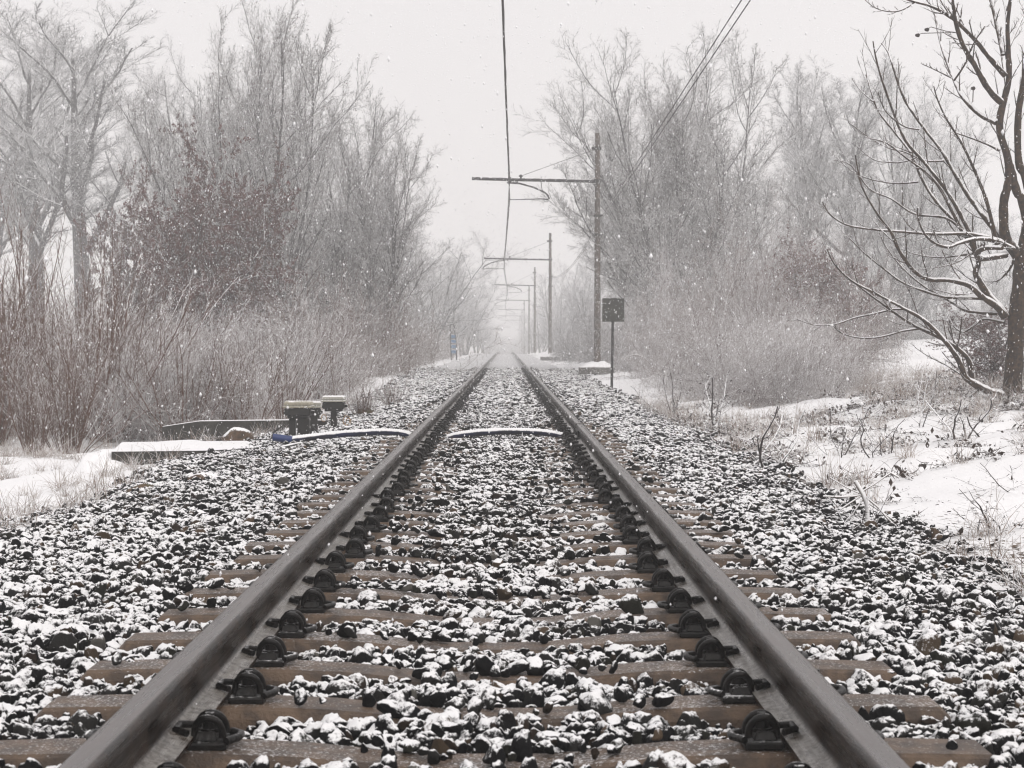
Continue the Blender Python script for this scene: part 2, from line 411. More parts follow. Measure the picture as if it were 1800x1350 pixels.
# ------------------------------------------------------------------ rails
def rail(name, xc, label):
    half = [(.0, 0), (.020, -.0006), (.029, -.0035), (.0345, -.010), (.036, -.019), (.0355, -.036), (.031, -.041), (.012, -.049), (.0075, -.06), (.0075, -.108), (.010, -.118), (.020, -.126), (.0675, -.1385), (.0675, -.149)]
    prof = [(x, z) for x, z in half] + [(-x, z) for x, z in reversed(half[1:])]
    yv = np.concatenate([np.linspace(1.5, 60, 60), np.linspace(66, 520, 40)])
    n = len(prof); V = []; Q = []
    for y in yv:
        for x, z in prof: V.append((xc+x, y, z-float(dip(y))))
    for i in range(len(yv)-1):
        for k in range(n):
            Q.append((i*n+k, (i+1)*n+k, (i+1)*n+(k+1) % n, i*n+(k+1) % n))
    me = mk_mesh(name, V, Q, 4)
    o = link(name, me, M['rail'])
    me.set_sharp_from_angle(angle=R(40))
    return tag(o, label, 'rail', 'running rails of the track')
RX = .7175+.036
rail_l = rail('rail', -RX, 'long wet steel rail on the junction box side of the track')
rail_r = rail('rail', RX, 'long wet steel rail with a bolted joint, on the pole side')
# joint bars on the rail on the pole side, small bond on the other
mb = MB()
for sx in (-1, 1):
    mb.box((RX+sx*.022, 19.5, -.083), (.020, .62, .062), bev=.005)
    for k in range(4): mb.tube([(RX+sx*.03, 19.26+.16*k, -.083), (RX+sx*.052, 19.26+.16*k, -.083)], .014, 6)
mb.build('fishplate', M['clip'], rail_r)
MB().box((RX+.0, 19.5, -.018), (.078, .012, .046)).build('insulating_joint', M['black'], rail_r)

# ------------------------------------------------------------------ sleepers with fastenings
def sleeper_mesh():
    xs_ = [-1.19, -1.165, -1.0, -.62, -.42, -.15, .15, .42, .62, 1.0, 1.165, 1.19]
    V = []; Q = []
    for i, x in enumerate(xs_):
        end = .0 if 1 < i < len(xs_)-2 else (.012 if i in (1, len(xs_)-2) else .05)
        top = -.165 - .035*float(smooth(.55, .15, abs(x))) - (.03 if i in (0, len(xs_)-1) else (.004 if i in (1, len(xs_)-2) else 0))
        w = .103 - .010*float(smooth(.55, .15, abs(x))) - end*.35
        pr = [(-w-.03, -.38), (-w-.012, top-.03), (-w, top-.008), (-w+.012, top), (w-.012, top), (w, top-.008), (w+.012, top-.03), (w+.03, -.38)]
        for y, z in pr: V.append((x, y, z))
    n = 8
    for i in range(len(xs_)-1):
        for k in range(n-1): Q.append((i*n+k, (i+1)*n+k, (i+1)*n+k+1, i*n+k+1))
    me = bpy.data.meshes.new('sleeper'); fs = Q+[tuple(range(n)), tuple(range(len(V)-1, len(V)-1-n, -1))]
    me.from_pydata(V, [], fs); me.update(); me.materials.append(M['sleeper'])
    bm = bmesh.new(); bm.from_mesh(me); bmesh.ops.recalc_face_normals(bm, faces=bm.faces); bm.to_mesh(me); bm.free()
    return me
def clip_mesh(s, side):
    """cast shoulder, coach bolt with nut and two sprung steel loops; s: which rail, side: +1 towards its field side"""
    mb = MB(); cx = s*(RX+side*s*0)  # rail centre
    x0 = cx + side*(.109 if side*s < 0 else .098)
    lr, lh = (.033, .042) if side*s < 0 else (.026, .026)
    mb.box((x0, 0, -.155), (.092, .13, .018), bev=.004)
    mb.box((x0-side*.006, 0, -.137), (.056, .08, .022), top=.8, bev=.004)
    for dy in (-.034, .028):
        pts = []
        for k in range(13):
            a_ = math.pi*k/12*1.16-.25
            pts.append((x0+lr*math.cos(a_), dy+.012*math.cos(a_*2), -.132+lh*math.sin(a_)))
        mb.tube(pts, .0088, 7)
    mb.tube([(x0, 0, -.14), (x0, 0, -.086)], .011, 8)
    mb.tube([(x0, 0, -.122), (x0, 0, -.100)], .019, 6)
    mb.tube([(x0, 0, -.130), (x0, 0, -.122)], .026, 10)
    # spring arms lying on the rail foot
    mb.tube([(x0-side*.045, -.05, -.125), (x0-side*.075, -.03, -.120), (x0-side*.075, .03, -.120), (x0-side*.045, .05, -.125)], .009, 6)
    mb.tube([(x0+side*.045, -.055, -.142), (x0+side*.07, -.02, -.140), (x0+side*.07, .02, -.140), (x0+side*.045, .055, -.142)], .010, 6)
    me = bpy.data.meshes.new('rail_clip'); me.from_pydata([tuple(v) for v in mb.v], [], mb.f); me.polygons.foreach_set('use_smooth', mb.sm); me.update(); me.materials.append(M['clip'])
    return me
sm_ = sleeper_mesh()
cm = {(s, sd): clip_mesh(s, sd) for s in (-1, 1) for sd in (-1, 1)}
ORD = 'first second third fourth fifth sixth seventh eighth ninth tenth eleventh twelfth thirteenth fourteenth fifteenth sixteenth seventeenth eighteenth nineteenth twentieth'.split()
TENS = {20: 'twenty', 30: 'thirty'}
def ordn(n):
    return ORD[n-1] if n <= 20 else TENS[n//10*10]+('' if n % 10 == 0 else '-'+ORD[n % 10-1])
vis0 = 0
for k in range(-2, 115):
    y = SL0+k*SLP
    root = empty('sleeper', (random.uniform(-.02, .02), y+random.uniform(-.012, .012), 0), random.uniform(-.006, .006))
    o = link('beam', sm_, None, root)
    for key, me in cm.items():
        if y < 45 or key in ((-1, 1), (1, -1)):
            co_ = link('rail_clip', me, None, root); co_.location = (0, random.uniform(-.012, .012), random.uniform(-.003, .001)); co_.rotation_euler = (random.uniform(-.03, .03), 0, random.uniform(-.006, .006))
    v = k+1
    if 1 <= v <= 26: lab = 'brown concrete sleeper, %s one counted from the photo\'s bottom edge' % ordn(v)
    elif v < 1: lab = 'brown concrete sleeper cut off below the bottom edge of the photo'
    elif y < 28: lab = 'brown concrete sleeper just beyond the hose, its ends bare beside the rails'
    else: lab = 'far sleeper under the converging rails, nearly lost in snowy stones'
    tag(root, lab, 'sleeper', 'sleepers under the rails' if v >= 1 and (v <= 26) else ('sleepers hidden below the frame' if v < 1 else ('sleepers just past the hose' if y < 28 else 'far sleepers sunk in snowy stones')))

# ------------------------------------------------------------------ hose under the rails
HY = 20.3
def hose(name, pts, rad, mat, label):
    P = []
    pts = [Vector(p) for p in pts]
    for i in range(len(pts)-1):
        p0 = pts[max(i-1, 0)]; p1 = pts[i]; p2 = pts[i+1]; p3 = pts[min(i+2, len(pts)-1)]
        n = max(4, int((p2-p1).length/.012))
        for k in range(n):
            t = k/n
            P.append(.5*((2*p1)+(p2-p0)*t+(2*p0-5*p1+4*p2-p3)*t*t+(3*p1-p0-3*p2+p3)*t*t*t))
    P.append(pts[-1])
    rr = [rad*(1+.07*(1 if i % 2 else -1)) for i in range(len(P))]
    return MB().tube(P, rr, 12)
def hz_(px, py, Y=HY): return at(px, py, Y)
hp = [hz_(478, 769, 20.2), hz_(510, 773, 20.2), hz_(560, 767), hz_(610, 762), hz_(670, 759), hz_(710, 762), hz_(742, 774), hz_(775, 772), hz_(810, 764), hz_(860, 759), hz_(910, 758), hz_(960, 761), hz_(1000, 769), hz_(1030, 778), hz_(1060, 790)]
h_ = hose('hose', hp[1:], .036, None, '').build('drain_hose', M['hose'])
tag(h_, 'dark corrugated hose topped with snow, arching under both rails', 'hose')
MB().tube([hp[0]+Vector((.01, 0, .004)), hp[0]+Vector((.06, 0, -.004)), hp[1]+Vector((.02, 0, 0))], .037, 12).build('hose_end', M['hose_blue'], h_)

# ------------------------------------------------------------------ trackside junction boxes
def jbox(px, py, Y, w, hgt, lidmat, label, legs):
    p = at(px, py, Y); z0 = g1(p.x, Y)-.03
    root = empty('junction_box', (p.x, Y, z0), random.uniform(-.08, .08))
    H = at(px, hgt, Y).z-z0
    lid = MB(); lid.box((0, 0, H-.035), (w, w*.75, .05), top=.93, bev=.012); lid.box((0, 0, H-.072), (w*1.04, w*.80, .022), bev=.004)
    for k in range(7): lid.box((w*(-.4+.133*k), -w*.385, H-.045), (.012, .012, .035))
    lid.build('lid', lidmat, root)
    b = MB(); b.box((0, 0, H-.125), (w*.92, w*.66, .082), bev=.008)
    b.box((0, 0, H-.18), (w*.74, w*.54, .034), bev=.005)
    for sx in (-1, 1): b.tube([(sx*w*.38, -w*.34, H-.11), (sx*w*.38, -w*.38, H-.11)], .016, 8)
    b.tube([(w*.46, 0, H-.13), (w*.58, 0, H-.13)], .02, 8); b.tube([(-w*.46, 0, H-.14), (-w*.54, 0, H-.14)], .016, 8)
    b.build('housing', M['black'], root)
    for x, ww in legs: MB().box((x*w, 0, (H-.195)/2), (ww*w, w*.3, H-.195), bev=.006).build('post', M['black'], root)
    return root
jb1 = jbox(525, 763, 21.8, .30, 703, M['lid'], '', [(-.22, .22), (.18, .42)])
tag(jb1, 'larger black junction box on two posts under a weathered cream lid, nearer the hose', 'junction box')
jb2 = jbox(587, 747, 24.2, .28, 694, M['lid_snow'], '', [(0, .26)])
tag(jb2, 'small black junction box on a single post, its lid thick with snow', 'junction box')
jb3 = jbox(552, 752, 23.2, .17, 704, M['lid_snow'], '', [(0, .5)])
tag(jb3, 'narrow junction box half hidden behind the larger one on two posts', 'junction box')
mb = MB()
for x, tw in ((-.17, .05), (.10, .06), (.15, .05)):
    pts = [(x, -.06, .19), (x*1.5, -.10, .12), (x*1.5-.03, -.12, .03), (x*1.7, -.14, -.01)]
    mb.tube(pts, .012, 6)
mb.build('cable', M['black'], jb1)
mb = MB()
for cx_, zz, rr in ((-.115, .17, .04), (.155, .14, .055), (.175, .12, .045)):
    mb.tube([(cx_+rr*.75*math.cos(a_), -.05+.02*math.sin(a_), zz+rr*math.sin(a_)) for a_ in np.linspace(-.6, 5.3, 22)], .004, 5)
mb.build('cable_loop', M['yellow'], jb2)

# ------------------------------------------------------------------ culvert slab, headwall
def rough_slab(name, pts, z0, z1, mat, label, cat, snowh=.03):
    """a concrete body with an uneven outline (plan polygon) and a snow bank on top"""
    mb = MB(); n = len(pts)
    zt = z1
    mb.add([(x, y, z0) for x, y in pts]+[(x, y, zt) for x, y in pts], [tuple(range(n, 2*n))]+[(i, (i+1) % n, n+(i+1) % n, n+i) for i in range(n)])
    return tag(mb.build(name, mat), label, cat)
A_ = lambda px, Y: at(px, 0, Y).x
slab = rough_slab('culvert_slab', [(A_(196, 19.4), 19.4), (A_(370, 19.7), 19.6), (A_(455, 20), 20.3), (A_(420, 21), 21.6), (A_(205, 21), 21.3)], -.60, -.262, M['concrete'], 'low dark concrete slab with a smooth blanket of snow on top', 'concrete slab')
# its snow blanket
def snow_bank(parent, cx, cy, rx, ry, z, h, seed):
    n = 26; rng = np.random.default_rng(seed)
    V = []; Q = []
    for i in range(n+1):
        for j in range(n+1):
            u = -1+2*i/n; v = -1+2*j/n
            # square to disc
            x = u*math.sqrt(1-v*v/2); y = v*math.sqrt(1-u*u/2); r = math.hypot(x, y)
            hh = h*(1-r**2.5)*(1+.5*float(fbm(x*3+seed, y*3)))-.004
            V.append((cx+x*rx, cy+y*ry, z+hh))
    for i in range(n):
        for j in range(n): Q.append((i*(n+1)+j, (i+1)*(n+1)+j, (i+1)*(n+1)+j+1, i*(n+1)+j+1))
    return link('snow_cap', mk_mesh('snow_cap', V, Q, 4), M['ground'], parent)
M['snowcap'] = plain('fresh_snow', SNOW, .8, None, 10, 0, .3, 30, spec=.2)
snow_bank(slab, (A_(205, 20.4)+A_(430, 20.4))/2, 20.55, .62, .83, -.262, .045, 3)
snow_bank(slab, A_(196, 19.5)-.05, 19.75, .38, .55, -.47, .20, 8)
wall = MB()
wp = [(A_(285, 24.2), 24.2), (A_(350, 23.7), 23.7), (A_(512, 23.9), 23.9), (A_(565, 24), 24.6)]
for (xa, ya), (xb, yb) in zip(wp, wp[1:]):
    pass
n = len(wp); Vw = []
for i, (x, y) in enumerate(wp):
    zt = [-.22, -.135, -.13, -.16][i]
    Vw += [(x, y, -.6), (x, y, zt), (x, y+.16, zt+.005), (x, y+.16, -.6)]
Fw = []
for i in range(n-1):
    a0, b0 = i*4, (i+1)*4
    for k in range(3): Fw.append((a0+k, a0+k+1, b0+k+1, b0+k)[::-1])
Fw += [(0, 1, 2, 3), tuple((n-1)*4+k for k in (3, 2, 1, 0))]
wall.add(Vw, Fw)
hw = tag(wall.build('culvert_headwall', M['concrete']), 'long low dark concrete wall behind the snowy slab, ending at the junction boxes', 'concrete wall')

# odd lumps lying on the stones
def lump(name, px, py, Y, d, mat, label, cat, rz=0, seed=1, zoff=0):
    p = at(px, py, Y); random.seed(seed)
    mb = MB(); bm = bmesh.new(); bmesh.ops.create_icosphere(bm, subdivisions=3, radius=.5)
    rng = np.random.default_rng(seed); P = np.array([v.co[:] for v in bm.verts])
    for k in range(10):
        nn = rng.normal(size=3); nn[2] *= .6; nn /= np.linalg.norm(nn); dd = rng.uniform(.27, .4); s_ = P@nn; P = P-np.clip(s_-dd, 0, None)[:, None]*nn*.95
    P = P*np.array(d)*1.25
    for v, q in zip(bm.verts, P): v.co = q
    me = bpy.data.meshes.new(name)
    for f in bm.faces: f.smooth = True
    bm.to_mesh(me); bm.free()
    o = link(name, me, mat); o.location = (p.x, Y, g1(p.x, Y)+d[2]*.3+zoff); o.rotation_euler = (0, random.uniform(-.15, .15), rz)
    return tag(o, label, cat)
lump('wood_block', 364, 830, 15.0, (.24, .13, .09), M['wood'], 'broken pale block of wood with snow on top, lying on the stones below the slab', 'wood block', .3, 2)
lump('wood_stick', 395, 828, 15.2, (.26, .05, .05), M['wood'], 'thin dark stick lying beside the broken block of wood', 'stick', .7, 3)
lump('dark_log', 515, 778, 19.6, (.34, .09, .08), M['black'], 'short black log with snow on top, under the blue end of the hose', 'log', .25, 4)
lump('brown_board', 583, 783, 19.2, (.42, .10, .035), M['brick'], 'flat reddish brown board lying under the hose near the rail', 'board', .1, 5)
lump('grass_clump', 262, 838, 14.5, (.30, .22, .08), M['moss'], 'mossy brown clump at the edge of the stones near the broken wood', 'clump', .1, 6)
lump('tree_stump', 412, 764, 22.3, (.34, .22, .20), M['wood'], 'rounded reddish root stump between the slab and the low wall', 'stump', .2, 7)
lump('tree_root', 642, 720, 28, (.22, .18, .14), M['moss'], 'mossy knob at the foot of the small bare shrub past the boxes', 'root', .2, 8)

# ------------------------------------------------------------------ poles with cantilevers
POLES = [(60, 1050, 235, 645), (114, 967, 410, 627), (168, 940, 470, 616), (222, 930, 503, 613), (276, 921.5, 528, 611), (330, 917.5, 545, 609.5), (384, 914, 556, 608.5)]
WIREPX = {60: (896, 316, 352), 114: (885.5, 455, 473), 168: (892.5, 501, 514.5), 222: (888.5, 527.5, 538), 276: (890, 544, 552), 330: (888.5, 555, 561), 384: (889.5, 563, 568)}
PL = ['thick brown overhead line pole standing nearest, on a snow topped plinth beside the square sign', 'second overhead line pole along the track, brown turning grey, before the far wood', 'third overhead line pole along the track, pale grey in the snowfall',
      'fourth overhead line pole along the track, faint in the snowfall', 'fifth overhead line pole along the track, almost faded out', 'sixth overhead line pole along the track, barely visible', 'last overhead line pole along the track, dissolved in the white air']
supp = []
for i, (Y, px, yt, yb) in enumerate(POLES):
    pt = at(px, yt, Y); pb = at(px, yb, Y); x = pb.x; zb = max(pb.z, -.2) if Y < 150 else g1(x, Y)
    root = empty('line_pole', (x, Y, zb))
    H = pt.z-zb
    r0 = .105 if i == 0 else .11
    MB().tube([(0, 0, -.4), (0, 0, H*.5), (0, 0, H)], [r0, r0*.85, r0*.66], 10).build('pole', M['pole'], root)
    if i < 3:
        pl = MB().box((-.02, -.05, -.10), (1.05, .9, .22), bev=.02).build('plinth', M['plinth'], root)
        c = snow_bank(pl, 0, 0, .5, .42, 0.01, .16, 5+i); 
    wx, wt, wc = WIREPX[Y]; pa = at(wx, wt, Y); zc = at(wx, wc, Y).z
    zt = pa.z-zb; xa = pa.x-x; xe = xa-1.12
    col = M['steel']
    MB().tube([(-r0*.5, 0, zt-.05), (xa, 0, zt), (xe, 0, zt+.03)], .052, 8).build('cantilever_arm', col, root)
    cl = MB(); 
    for zz in (zt-.05, H-.45): cl.tube([(0, 0, zz-.05), (0, 0, zz+.05)], r0*.95+.02, 10); cl.box((-r0-.02, 0, zz), (.10, .08, .08))
    for zz in (4.56-zb, 4.0-zb): cl.tube([(0, 0, zz-.03), (0, 0, zz+.03)], r0+.015, 10); cl.tube([(0, -.1, zz), (.16, -.1, zz+.02)], .02, 6)
    cl.build('clamp', M['black'], root)
    MB().tube([(0, 0, H-.45), (xa+.33, 0, zt+.10)], .009, 5).build('stay_wire', M['wire'], root)
    ins = MB()
    for dx in (.33,): ins.tube([(xa+dx, 0, zt-.02), (xa+dx, 0, zt+.14)], .03, 8); ins.tube([(xa+dx-.06, 0, zt+.10), (xa+dx+.06, 0, zt+.10)], .022, 6)
    for k in range(5): ins.tube([(xa-.04+.05*k, 0, zt-.06), (xa-.02+.05*k, 0, zt-.06)], .055 if k % 2 else .03, 8)
    ins.tube([(xa+.22, 0, zt-.13), (xa+.22, 0, zt+.03)], .025, 6)
    ins.tube([(xa, 0, zt-.13), (xa, 0, zt+.06)], .05, 8)
    ins.build('insulator', M['black'], root)
    sg = 1 if i % 2 == 0 else -1; zcr = zc-zb
    bow = [(xa-sg*.08, 0, zt-.10), (xa+sg*.30, 0, zt-.12), (xa+sg*.70, 0, zt-.23), (xa+sg*1.02, 0, zt-.37), (xa+sg*1.12, 0, zt-.46), (xa+sg*1.17, 0, zt-.57), (xa+sg*1.12, 0, zt-.585), (xa+sg*.92, 0, zcr+.035), (xa+sg*.5, 0, zcr+.02), (xa, 0, zcr+.01)]
    MB().tube(bow, [.03, .03, .03, .03, .028, .025, .025, .02, .017, .014], 7).build('registration_arm', col, root)
    tag(root, PL[i], 'pole', 'overhead line poles')
    supp.append((Vector((pa.x, Y, pa.z+.05)), Vector((pa.x, Y, zc)), Vector((x+.14, Y-.1, 4.56)), Vector((x+.16, Y-.1, 4.50))))
def span(mb, a, b, sag, r, n=24, jit=0):
    pts = []
    for k in range(n+1):
        t = k/n; p = a.lerp(b, t); p.z -= sag*4*t*(1-t)
        if jit: p.x += random.uniform(-jit, jit); p.z += random.uniform(-jit, jit)
        pts.append(p)
    mb.tube(pts, r, 6, cap=False); return pts
A0 = (Vector((-.10, 6, 5.75)), Vector((-.09, 6, 5.1)), Vector((2.86, 6, 5.12)), Vector((2.99, 6, 5.12)))
mess, cont, fd1, fd2, drops = MB(), MB(), MB(), MB(), MB()
prev = A0
for s_ in supp:
    m1 = span(mess, prev[0], s_[0], .42, .016, n=72, jit=.004); c1 = span(cont, prev[1], s_[1], .06, .015, jit=.003)
    for k in (3, 7, 11, 15, 19, 22): drops.tube([m1[k*3], c1[k]], .005, 4)
    span(fd1, prev[2], s_[2], .03 if prev is A0 else .5, .008); span(fd2, prev[3], s_[3], .03 if prev is A0 else .5, .008)
    prev = s_
mo = tag(mess.build('catenary_wire', M['wire']), 'upper overhead wire sagging above the track centre between the pole arms', 'wire', 'overhead wires')
co = tag(cont.build('contact_wire', M['wire']), 'lower overhead wire held by the bowed registration arms', 'wire', 'overhead wires')
drops.build('dropper', M['wire'], mo)
tag(fd1.build('feeder_wire', M['wire']), 'thin feeder wire clamped to the poles\' outer side, the one closer to the track', 'wire', 'feeder wires')
tag(fd2.build('feeder_wire', M['wire']), 'thin feeder wire clamped to the poles\' outer side, the one farther from the track', 'wire', 'feeder wires')

# ------------------------------------------------------------------ signs
Y = 46.; p = at(1075, 688, Y)
root = empty('track_sign', (p.x, Y, -.33)); pt = at(1077, 525, Y)
zt = pt.z+.33
MB().tube([(0, 0, -.1), (.02, 0, zt*.5), (.03, 0, zt-.04)], .031, 8).build('post', M['black'], root)
bd = MB(); bd.box((.035, -.035, zt-.26), (.50, .014, .52), bev=.003)
for z_ in (zt-.40, zt-.12): bd.box((.035, -.052, z_), (.40, .02, .035))
bd.box((.035, -.045, zt-.003), (.505, .03, .018)); bd.box((.035, -.045, zt-.517), (.505, .03, .018))
bd.build('board', M['sign_back'], root)
tag(root, 'square dark board on a thin black post, next to the nearest brown pole', 'sign')
Y = 115.; root = empty('marker_post', (at(798, 0, Y).x, Y, -.32), .1); H = 2.2
fr = MB()
fr.tube([(.15, 0, -.1), (.14, 0, 1.0), (.02, 0, H-.1), (-.02, 0, H-.01), (-.16, 0, H), (-.20, 0, H-.1), (-.19, 0, 1.2), (-.13, 0, .05)], .036, 6)
for z_ in (.5, .8, 1.1, 1.4, 1.7): fr.box((-.02, 0, z_), (.30, .03, .04))
fr.build('frame', M['black'], root)
for z_ in (.63, .93, 1.22, 1.5): MB().box((-.025+.0, -.02, z_), (.25, .02, .17)).build('panel', M['blue'], root)
tag(root, 'narrow round topped marker frame with faded blue panels leaning beside the far track', 'marker')

# ------------------------------------------------------------------ branching plants
def tubes(levels, sides):
    Vs = []; Qs = []; off = 0
    for (P, Rr), s in zip(levels, sides):
        N, n, _ = P.shape
        T = np.empty_like(P); T[:, 1:-1] = P[:, 2:]-P[:, :-2]; T[:, 0] = P[:, 1]-P[:, 0]; T[:, -1] = P[:, -1]-P[:, -2]
        T /= np.linalg.norm(T, axis=2, keepdims=True)+1e-9
        ref = np.where(np.abs(T[:, :1, 2:]) > .9, np.array([[[1., 0, 0]]]), np.array([[[0, 0, 1.]]]))
        ref = np.broadcast_to(ref, T.shape)
        a = np.cross(T, ref); a /= np.linalg.norm(a, axis=2, keepdims=True)+1e-9
        b = np.cross(T, a)
        an = 2*np.pi*np.arange(s)/s
        ring = P[:, :, None, :] + Rr[:, :, None, None]*(a[:, :, None, :]*np.cos(an)[None, None, :, None]+b[:, :, None, :]*np.sin(an)[None, None, :, None])
        Vs.append(ring.reshape(-1, 3))
        base = (np.arange(N)[:, None, None]*n+np.arange(n-1)[None, :, None])*s
        k = np.arange(s)[None, None, :]; k2 = (k+1) % s
        q = np.stack([base+k, base+s+k, base+s+k2, base+k2], -1).reshape(-1, 4)+off
        Qs.append(q); off += N*n*s
    return np.concatenate(Vs), np.concatenate(Qs)
def norm(v): return v/(np.linalg.norm(v, axis=-1, keepdims=True)+1e-9)
def walk(rng, p0, d0, L, r0, n, trop, wander, tip=.35):
    N = len(p0); P = np.empty((N, n, 3)); P[:, 0] = p0; d = norm(d0)
    st = (L/(n-1))[:, None]
    for k in range(1, n):
        d = norm(d + np.array([0, 0, 1.])*trop + rng.normal(0, wander, (N, 3)))
        P[:, k] = P[:, k-1]+d*st
    Rr = r0[:, None]*(1-(1-tip)*np.linspace(0, 1, n)[None, :]**.9)
    return P, Rr
def kids(rng, par, cnt, t0, t1, ang, angsd, lr, fall, n, trop, wander, rr, minr, maxl=99., flat=0.):
    P, Rr = par; N, m, _ = P.shape
    plen = np.linalg.norm(P[:, 1:]-P[:, :-1], axis=2).sum(1)
    t = t0+(t1-t0)*(np.arange(cnt)[None, :]+rng.random((N, cnt)))/cnt
    u = t*(m-1); i = np.minimum(u.astype(int), m-2); f = (u-i)[..., None]
    I = np.arange(N)[:, None]
    p = P[I, i]*(1-f)+P[I, i+1]*f; r = Rr[I, i]*(1-f[..., 0])+Rr[I, i+1]*f[..., 0]
    T = norm(P[I, i+1]-P[I, i])
    ref = np.where(np.abs(T[..., 2:]) > .9, np.array([1., 0, 0]), np.array([0, 0, 1.]))
    a = norm(np.cross(T, ref)); b = np.cross(T, a)
    az = rng.uniform(0, 6.28, (N, 1))+2.4*np.arange(cnt)[None, :]+rng.normal(0, .5, (N, cnt))
    A = np.abs(ang+rng.normal(0, angsd, (N, cnt)))
    d = T*np.cos(A)[..., None]+(a*np.cos(az)[..., None]+b*np.sin(az)[..., None])*np.sin(A)[..., None]
    if flat: d[..., 2] *= (1-flat)
    L = plen[:, None]*lr*(1-fall*t)*rng.uniform(.6, 1.25, (N, cnt)); L = np.minimum(L, maxl)
    r0 = np.maximum(r*rr, minr)
    return walk(rng, p.reshape(-1, 3), d.reshape(-1, 3), L.ravel(), r0.ravel(), n, trop, wander)
def quads_at(rng, P, size, n_):
    """withered leaves: small folded quads at random points of the twigs"""
    N, m, _ = P.shape
    i = rng.integers(0, N, n_); k = rng.integers(1, m, n_)
    c = P[i, k]+rng.normal(0, .03, (n_, 3)); a = norm(rng.normal(size=(n_, 3))); b = norm(np.cross(a, rng.normal(size=(n_, 3))))
    s = size*rng.uniform(.6, 1.3, (n_, 1))
    V = np.stack([c-a*s, c+b*s*.5, c+a*s, c-b*s*.5], 1).reshape(-1, 3)
    return V, np.arange(n_*4).reshape(-1, 4)
def tree_proto(kind, seed):
    """returns (wood mesh, crown mesh), about 12 m tall for trees"""
    rng = np.random.default_rng(seed)
    if kind == 'elm':      # one tall trunk that forks high, upswept limbs
        L0 = walk(rng, np.array([[0, 0, -.5]]), np.array([[rng.normal(0, .04), rng.normal(0, .04), 1]]), np.array([12.5]), np.array([.26]), 14, .03, .018, .12)
        L1 = kids(rng, L0, 16, .36, .97, .58, .14, .50, .55, 9, .075, .075, .60, .03)
        L2 = kids(rng, L1, 12, .15, .98, .58, .2, .42, .4, 7, .06, .10, .45, .013)
        L3 = kids(rng, L2, 10, .1, .98, .60, .22, .5, .4, 5, .05, .14, .5, .0075)
        L4 = kids(rng, L3, 8, .1, 1, .6, .25, .62, .3, 4, .03, .16, .6, .0055, 1.0)
        wood, crown = [L0, L1], [L2, L3, L4]; sd = ([8, 6], [4, 3, 3])
    elif kind == 'fan':    # many stems fanning from the base, upswept
        ns = 9; az = rng.uniform(0, 6.28, ns); tl = rng.uniform(.03, .72, ns)
        d = np.stack([np.sin(tl)*np.cos(az), np.sin(tl)*np.sin(az), np.cos(tl)], -1)
        L0 = walk(rng, np.stack([np.cos(az)*.35, np.sin(az)*.35, np.full(ns, -.3)], -1), d, rng.uniform(9.8, 12.0, ns)*(1-.48*tl), rng.uniform(.09, .15, ns), 13, .015, .05, .10)
        L1 = kids(rng, L0, 17, .15, .98, .50, .15, .38, .40, 8, .05, .08, .5, .020)
        L2 = kids(rng, L1, 11, .1, .98, .55, .2, .42, .35, 6, .04, .11, .5, .010)
        L3 = kids(rng, L2, 8, .1, 1, .6, .25, .5, .3, 4, .03, .14, .6, .0065)
        L4 = kids(rng, L3, 4, .2, 1, .7, .3, .6, .3, 3, .02, .2, .7, .0055)
        wood, crown = [L0, L1], [L2, L3, L4]; sd = ([7, 5], [3, 3, 3])
    elif kind == 'round':  # dense rounded crown, fine
        ns = 4; az = rng.uniform(0, 6.28, ns); tl = rng.uniform(.03, .35, ns)
        d = np.stack([np.sin(tl)*np.cos(az), np.sin(tl)*np.sin(az), np.cos(tl)], -1)
        L0 = walk(rng, np.stack([np.cos(az)*.3, np.sin(az)*.3, np.full(ns, -.3)], -1), d, rng.uniform(9.5, 12.2, ns), rng.uniform(.12, .19, ns), 13, .015, .07, .10)
        L1 = kids(rng, L0, 16, .12, .97, .95, .2, .38, .45, 8, .07, .12, .55, .022)
        L2 = kids(rng, L1, 10, .15, .98, .7, .25, .46, .35, 6, .05, .15, .5, .011)
        L3 = kids(rng, L2, 9, .1, 1, .75, .3, .5, .3, 4, .03, .2, .6, .0075)
        L4 = kids(rng, L3, 4, .2, 1, .7, .3, .6, .3, 3, .02, .2, .7, .006)
        wood, crown = [L0, L1], [L2, L3, L4]; sd = ([7, 5], [3, 3, 3])
    elif kind == 'leafy':  # small tree with brown leaves held on, 6 m
        ns = 6; az = rng.uniform(0, 6.28, ns); tl = rng.uniform(.05, .6, ns)
        d = np.stack([np.sin(tl)*np.cos(az), np.sin(tl)*np.sin(az), np.cos(tl)], -1)
        L0 = walk(rng, np.zeros((ns, 3)), d, rng.uniform(4.2, 6.2, ns), rng.uniform(.05, .09, ns), 11, .02, .1, .12)
        L1 = kids(rng, L0, 15, .1, .97, .85, .2, .45, .4, 7, .05, .14, .55, .012)
        L2 = kids(rng, L1, 10, .1, .98, .8, .25, .46, .3, 5, .04, .18, .5, .007)
        L3 = kids(rng, L2, 9, .1, 1, .8, .3, .5, .3, 4, .03, .2, .6, .0045)
        wood, crown = [L0, L1], [L2, L3]; sd = ([6, 5], [3, 3])
    elif kind == 'rods':   # coppiced shrub: upright reddish rods from one stool, 3.4 m
        ns = 40; az = rng.uniform(0, 6.28, ns); tl = np.abs(rng.normal(0, .28, ns))
        d = np.stack([np.sin(tl)*np.cos(az), np.sin(tl)*np.sin(az), np.cos(tl)], -1)
        L0 = walk(rng, np.stack([np.cos(az)*.12, np.sin(az)*.12, np.full(ns, -.05)], -1), d, rng.uniform(1.6, 3.5, ns), rng.uniform(.008, .019, ns), 9, .03, .045, .2)
